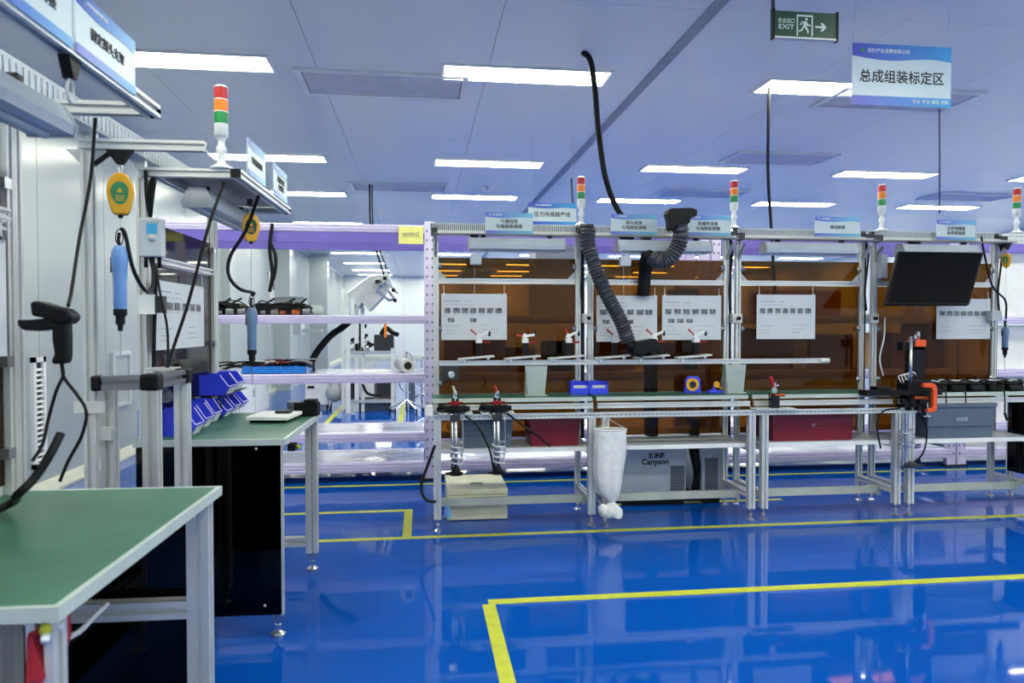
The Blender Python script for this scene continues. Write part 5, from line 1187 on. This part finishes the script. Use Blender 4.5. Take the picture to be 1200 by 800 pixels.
b = MB(); b.bb(C_.x-.12, C_.x-.02, C_.y-.05, C_.y+.05, zt+.02, zt+.032); build('plate', b, 'alu', t)
# barcode scanner
Ys = 2.05
o = at(60, 372, Y=Ys)
t = thing('barcode_scanner', 'black handheld barcode scanner held on the near left upright', 'scanner', o-Vector((0, 0, .13)))
def pg(l, Y, d):
    b = MB(); vs = [at(x, y, Y=Y) for x, y in l]; k = len(vs)
    return b.add(vs+[v+Vector((0, d, 0)) for v in vs], [tuple(range(k)), tuple(reversed(range(k, 2*k)))]+[(i+k, (i+1) % k+k, (i+1) % k, i) for i in range(k)])
b = pg([(34, 354), (42, 352), (60, 358), (74, 361), (82, 367), (84, 373), (78, 380), (62, 378), (48, 372), (36, 370)], Ys-.03, .06); build('head', b, 'black', t, bevel=.01)
b = pg([(60, 376), (78, 374), (79, 395), (79, 418), (77, 426), (60, 427), (59, 421), (63, 416), (60, 398)], Ys-.018, .036); build('handle', b, 'black', t, bevel=.008)
b = pg([(19, 374), (30, 375), (50, 373), (66, 376), (66, 384), (45, 388), (26, 387), (20, 382)], Ys-.02, .05); build('holder_arm', b, 'rubber', t, bevel=.006)
cable([at(72, 426, Y=Ys), at(74, 440, Y=Ys), at(66, 458, Y=Ys), at(57, 490, Y=2.05), at(50, 520, Y=2.03), at(38, 540, Y=2.0)], .0045, 'black scanner cable, left strand, curving down to the near bench')
cable([at(73, 426, Y=Ys), at(75, 442, Y=Ys), at(90, 462, Y=Ys), at(101, 482, Y=2.05), at(96, 510, Y=2.05), at(80, 540, Y=2.05), at(70, 564, Y=2.05)], .0045, 'black scanner cable, right strand, curving down to the near bench')
cable([Vector((-1.0, 1.2, TL_+.02)), at(0, 596, Z=TL_+.02), at(20, 580, Y=1.78), at(42, 558, Y=1.8), at(60, 530, Y=1.82), at(71, 508, Y=1.85)], .01, 'thick black cable end rising off the near green bench at left', n=10)
# rail and bits on the near upright
for y_, z_, lb in ((2.13, 1.36, 'dark metal clip on the near left upright'),):
    pass
b = MB(); b.bar(LW(-.53, 1.3, 1.595), LW(-.53, 2.10, 1.595), .03, .03)
b2 = MB(); 
solo('side_rail', 'short aluminium rail at the left edge above the instruction sheet', 'rail', b, 'alu')
# red cloth bag under the near corner
t = thing('red_bag', 'dark red cloth bag hanging under the near corner of the closest bench', 'bag', at(52, 790, Y=1.33))
def P2(px, py, Y): return at(px, py, Y=Y)
b = MB(); fr_ = [P2(30, 742, 1.3), P2(50, 738, 1.3), P2(74, 722, 1.36), P2(76, 748, 1.36), P2(78, 765, 1.37), P2(60, 785, 1.33), P2(45, 800, 1.3), P2(28, 812, 1.28)]; k = len(fr_)
b.add(fr_+[v+Vector((-.02, .07, 0)) for v in fr_], [tuple(reversed(range(k))), tuple(range(k, 2*k))]+[(i, (i+1) % k, (i+1) % k+k, i+k) for i in range(k)]); build('cloth', b, 'redcloth', t, bevel=.01)
t = thing('valve_pair', 'two small yellow-green push valves clamped under the near bench corner', 'valve', at(60, 730, Y=1.32))
b = MB(); b.bar(at(44, 738, Y=1.34), at(74, 715, Y=1.45), .03, .02, slot=False); build('body', b, 'black', t)
b = MB()
for px, py in ((55, 731), (66, 720)): c_ = at(px, py, Y=1.32 if px < 60 else 1.36); b.cyl(c_, c_+Vector((.006, -.02, -.004)), .009)
build('yellow_caps', b, 'tape', t)
b = MB()
for px, py in ((54, 742), (70, 728)): c_ = at(px, py, Y=1.31 if px < 60 else 1.35); b.cyl(c_, c_+Vector((.006, -.016, -.006)), .007)
build('white_tips', b, 'white', t)
cable([at(78, 748, Y=1.5), at(95, 738, Y=1.6), at(110, 722, Y=1.7), at(125, 708, Y=1.8)], .006, 'white hose under the near green bench', m='white', cat='hose')
# small push valve under bench 2
p = LW(-.0, 3.2, .775); b = MB(); b.box(p, (.03, .06, .03)); t = thing('valve_pair', 'small black and yellow valve under the edge of the bench with blue bins', 'valve', p); build('body', b, 'black', t)
b = MB(); b.cyl(p+Vector((.012, .02, 0)), p+Vector((.03, .01, -.004)), .007); build('yellow_cap', b, 'tape', t)

# blue open-front bins
def hopper(c, heading, label, W_=.1, D=.17, H=.075, stuff=False):
    t = thing('parts_bin', label, 'bin', c, 0, 'blue open-front bins on the second green bench'); T = Matrix.Translation(c) @ Matrix.Rotation(heading, 4, 'Z'); k = .0035
    # local: +Y is the open front
    side = [(-D/2, 0), (D/2-.03, 0), (D/2, H*.42), (D/2-.045, H), (-D/2, H)]
    b = MB()
    for x in (-W_/2, W_/2-k): b.prism(side, (0, 1, 0), (0, 0, 1), (x, 0, .0), (k, 0, 0))
    b.bb(-W_/2+k, W_/2-k, -D/2, D/2-.03, 0, k); b.bb(-W_/2+k, W_/2-k, -D/2, -D/2+k, k, H)
    b.prism([(D/2-.03, 0), (D/2, H*.42), (D/2-k, H*.42), (D/2-.03-k, k)], (0, 1, 0), (0, 0, 1), (-W_/2+k, 0, 0), (W_-2*k, 0, 0)); build('tray', b.xf(T), 'bin', t)
    b = MB(); b.prism([(D/2-.026, .004), (D/2-.004, H*.37), (D/2-.002, H*.37), (D/2-.024, .004)], (0, 1, 0), (0, 0, 1), (-W_*.35, .003, 0), (W_*.7, 0, 0)); build('label_card', b.xf(T), 'white', t)
    b = MB(); b.tube([(-W_*.4, D/2-.004, H*.44), (W_*.4, D/2-.004, H*.44)], .002, 6, 1)
    for s in (-1, 1): b.cyl((s*(W_/2-.002), D/2-.002, H*.43), (s*(W_/2-.002), D/2-.045, H*1.0), .0022, n=6)
    build('rim', b.xf(T), 'lilac', t)
    b = MB(); r_ = random.Random(int(c[0]*1000)+int(c[1]*100))
    for q in range(14): b.tube([(r_.uniform(-.035, .035), r_.uniform(-.06, .04), H*.35), (r_.uniform(-.03, .03), r_.uniform(-.04, .05), H*.55), (r_.uniform(-.035, .035), r_.uniform(-.05, .05), H*.4)], .004, 5, 3)
    b.bb(-W_/2+.008, W_/2-.008, -D/2+.008, D/2-.035, k, H*.34); o_ = build('small_parts', b.xf(T), 'black' if stuff else 'lightgrey', t); o_['kind'] = 'stuff'
    return t
z = TL_+.001
hd = R(-95); ndir = Vector((math.sin(-hd), math.cos(hd), 0)); sdir = Vector((.03, 1, 0))
def put(px, py, zz, lb, W_, D, H, st=False):
    p = at(px, py, Z=zz); c = p-ndir*(D/2)+Vector((0, W_/2, 0)); return hopper((c.x, c.y, zz), hd, lb, W_, D, H, st)
put(231, 511, z, 'blue open-front bin nearest the camera on the second bench', .1, .24, .11)
put(243, 503, z, 'middle blue open-front bin of the nearest three on the second bench', .1, .24, .11)
put(253, 496, z, 'farthest blue open-front bin of the nearest three on the second bench', .1, .24, .11)
put(267, 490, z, 'blue open-front bin at the bottom of the stack, near the amber panel', .1, .2, .09, True)
put(277, 484, z, 'blue open-front bin at the bottom of the stack, middle', .1, .2, .09, True)
put(286, 479, z, 'blue open-front bin at the bottom of the stack, farthest', .1, .2, .09, True)
t0 = at(267, 490, Z=z)
b = MB()
for dx in (-.17, -.1, -.03): b.cyl((t0.x+dx, t0.y-.006, z), (t0.x+dx, t0.y-.006, z+.116), .004, n=8)
b.bb(t0.x-.19, t0.x-.005, t0.y-.01, t0.y+.44, z+.113, z+.117); solo('bin_riser', 'small dark riser shelf between the two layers of blue bins', 'shelf', b, 'dkgrey')
put(270, 463, z+.118, 'blue open-front bin on top of the stack, with black parts in it, nearer', .14, .24, .1, True)
put(280, 458, z+.118, 'blue open-front bin on top of the stack, behind the nearer one', .12, .2, .1, True)
# scale
p = at(322, 487, Z=z+.02); t = thing('bench_scale', 'flat white bench scale on the second green bench', 'scale', (p.x, p.y, z)); rz = R(-8)
T = Matrix.Translation((p.x, p.y, z)) @ Matrix.Rotation(rz, 4, 'Z')
b = MB(); b.bb(-.1, .1, -.12, .12, .012, .03); build('platform', b.xf(T), 'white', t, bevel=.003)
b = MB(); b.bb(-.085, .085, -.1, .1, .0, .012); build('base', b.xf(T), 'black', t)
b = MB(); b.bb(.0, .07, .0, .06, .03, .045); b_ = solo('black_block', 'small black block on the white bench scale', 'block', b.xf(T), 'dkgrey', bevel=.003)
b = MB(); b.bb(.05, .17, .14, .2, .0, .07); b.bb(.1, .16, .14, .2, .07, .085); solo('power_box', 'black box standing behind the white scale', 'box', b.xf(T), 'black', bevel=.004)
b = MB(); p = LW(-.12, 3.85, z); b.lathe(p, [(.03, 0), (.034, .01), (.034, .045), (.036, .048), (.036, .07), (.02, .075)]); solo('small_jar', 'small grey-blue jar at the far end of the second green bench', 'jar', b, 'bluegrey')

# ================================================================ small repeated pieces become parts of their own
SPLIT = {'panel_clips': 'panel_clip', 'corner_connector': 'corner_connector', 'supports': 'support', 'joint_plate': 'joint_plate', 'end_caps': 'end_cap', 'corner_caps': 'corner_cap', 'castors': 'castor', 'connectors': 'connector',
         'gussets': 'gusset', 'dark_modules': 'dark_module', 'plate_feet': 'plate_foot', 'guide_rods': 'guide_rod', 'hanging_wires': 'hanging_wire', 'yellow_caps': 'yellow_cap', 'white_tips': 'white_tip', 'buttons': 'button', 'rods': 'rod',
         'labels': 'label_card', 'joints': 'joint', 'metal_rails': 'metal_rail', 'support_posts': 'support_post', 'beam_cap': 'beam_cap', 'pallet': 'pallet_plate', 'mount': 'mount', 'wire': 'wire'}
for o in list(col.objects):
    base = o.name.split('.')[0]
    if o.type != 'MESH' or base not in SPLIT or o.parent is None or o.children: continue
    me = o.data; par = list(range(len(me.vertices)))
    def find(a):
        while par[a] != a: par[a] = par[par[a]]; a = par[a]
        return a
    for p in me.polygons:
        v = list(p.vertices); ra = find(v[0])
        for q in v[1:]: par[find(q)] = ra
    roots = {}
    for i in range(len(par)): roots.setdefault(find(i), []).append(i)
    if len(roots) < 2 or len(roots) > 14: continue
    for k, ids in enumerate(roots.values()):
        ix = {v: n for n, v in enumerate(ids)}; nm = bpy.data.meshes.new(SPLIT[base])
        fs = [(tuple(ix[v] for v in p.vertices), p.use_smooth) for p in me.polygons if p.vertices[0] in ix]
        nm.from_pydata([me.vertices[v].co[:] for v in ids], [], [f[0] for f in fs]); nm.polygons.foreach_set('use_smooth', [f[1] for f in fs]); nm.materials.append(me.materials[0])
        n = bpy.data.objects.new(SPLIT[base], nm); col.objects.link(n); n.parent = o.parent
        for md in o.modifiers: m2 = n.modifiers.new('bevel', 'BEVEL'); m2.width = md.width; m2.segments = 2; m2.limit_method = 'ANGLE'
    bpy.data.objects.remove(o)
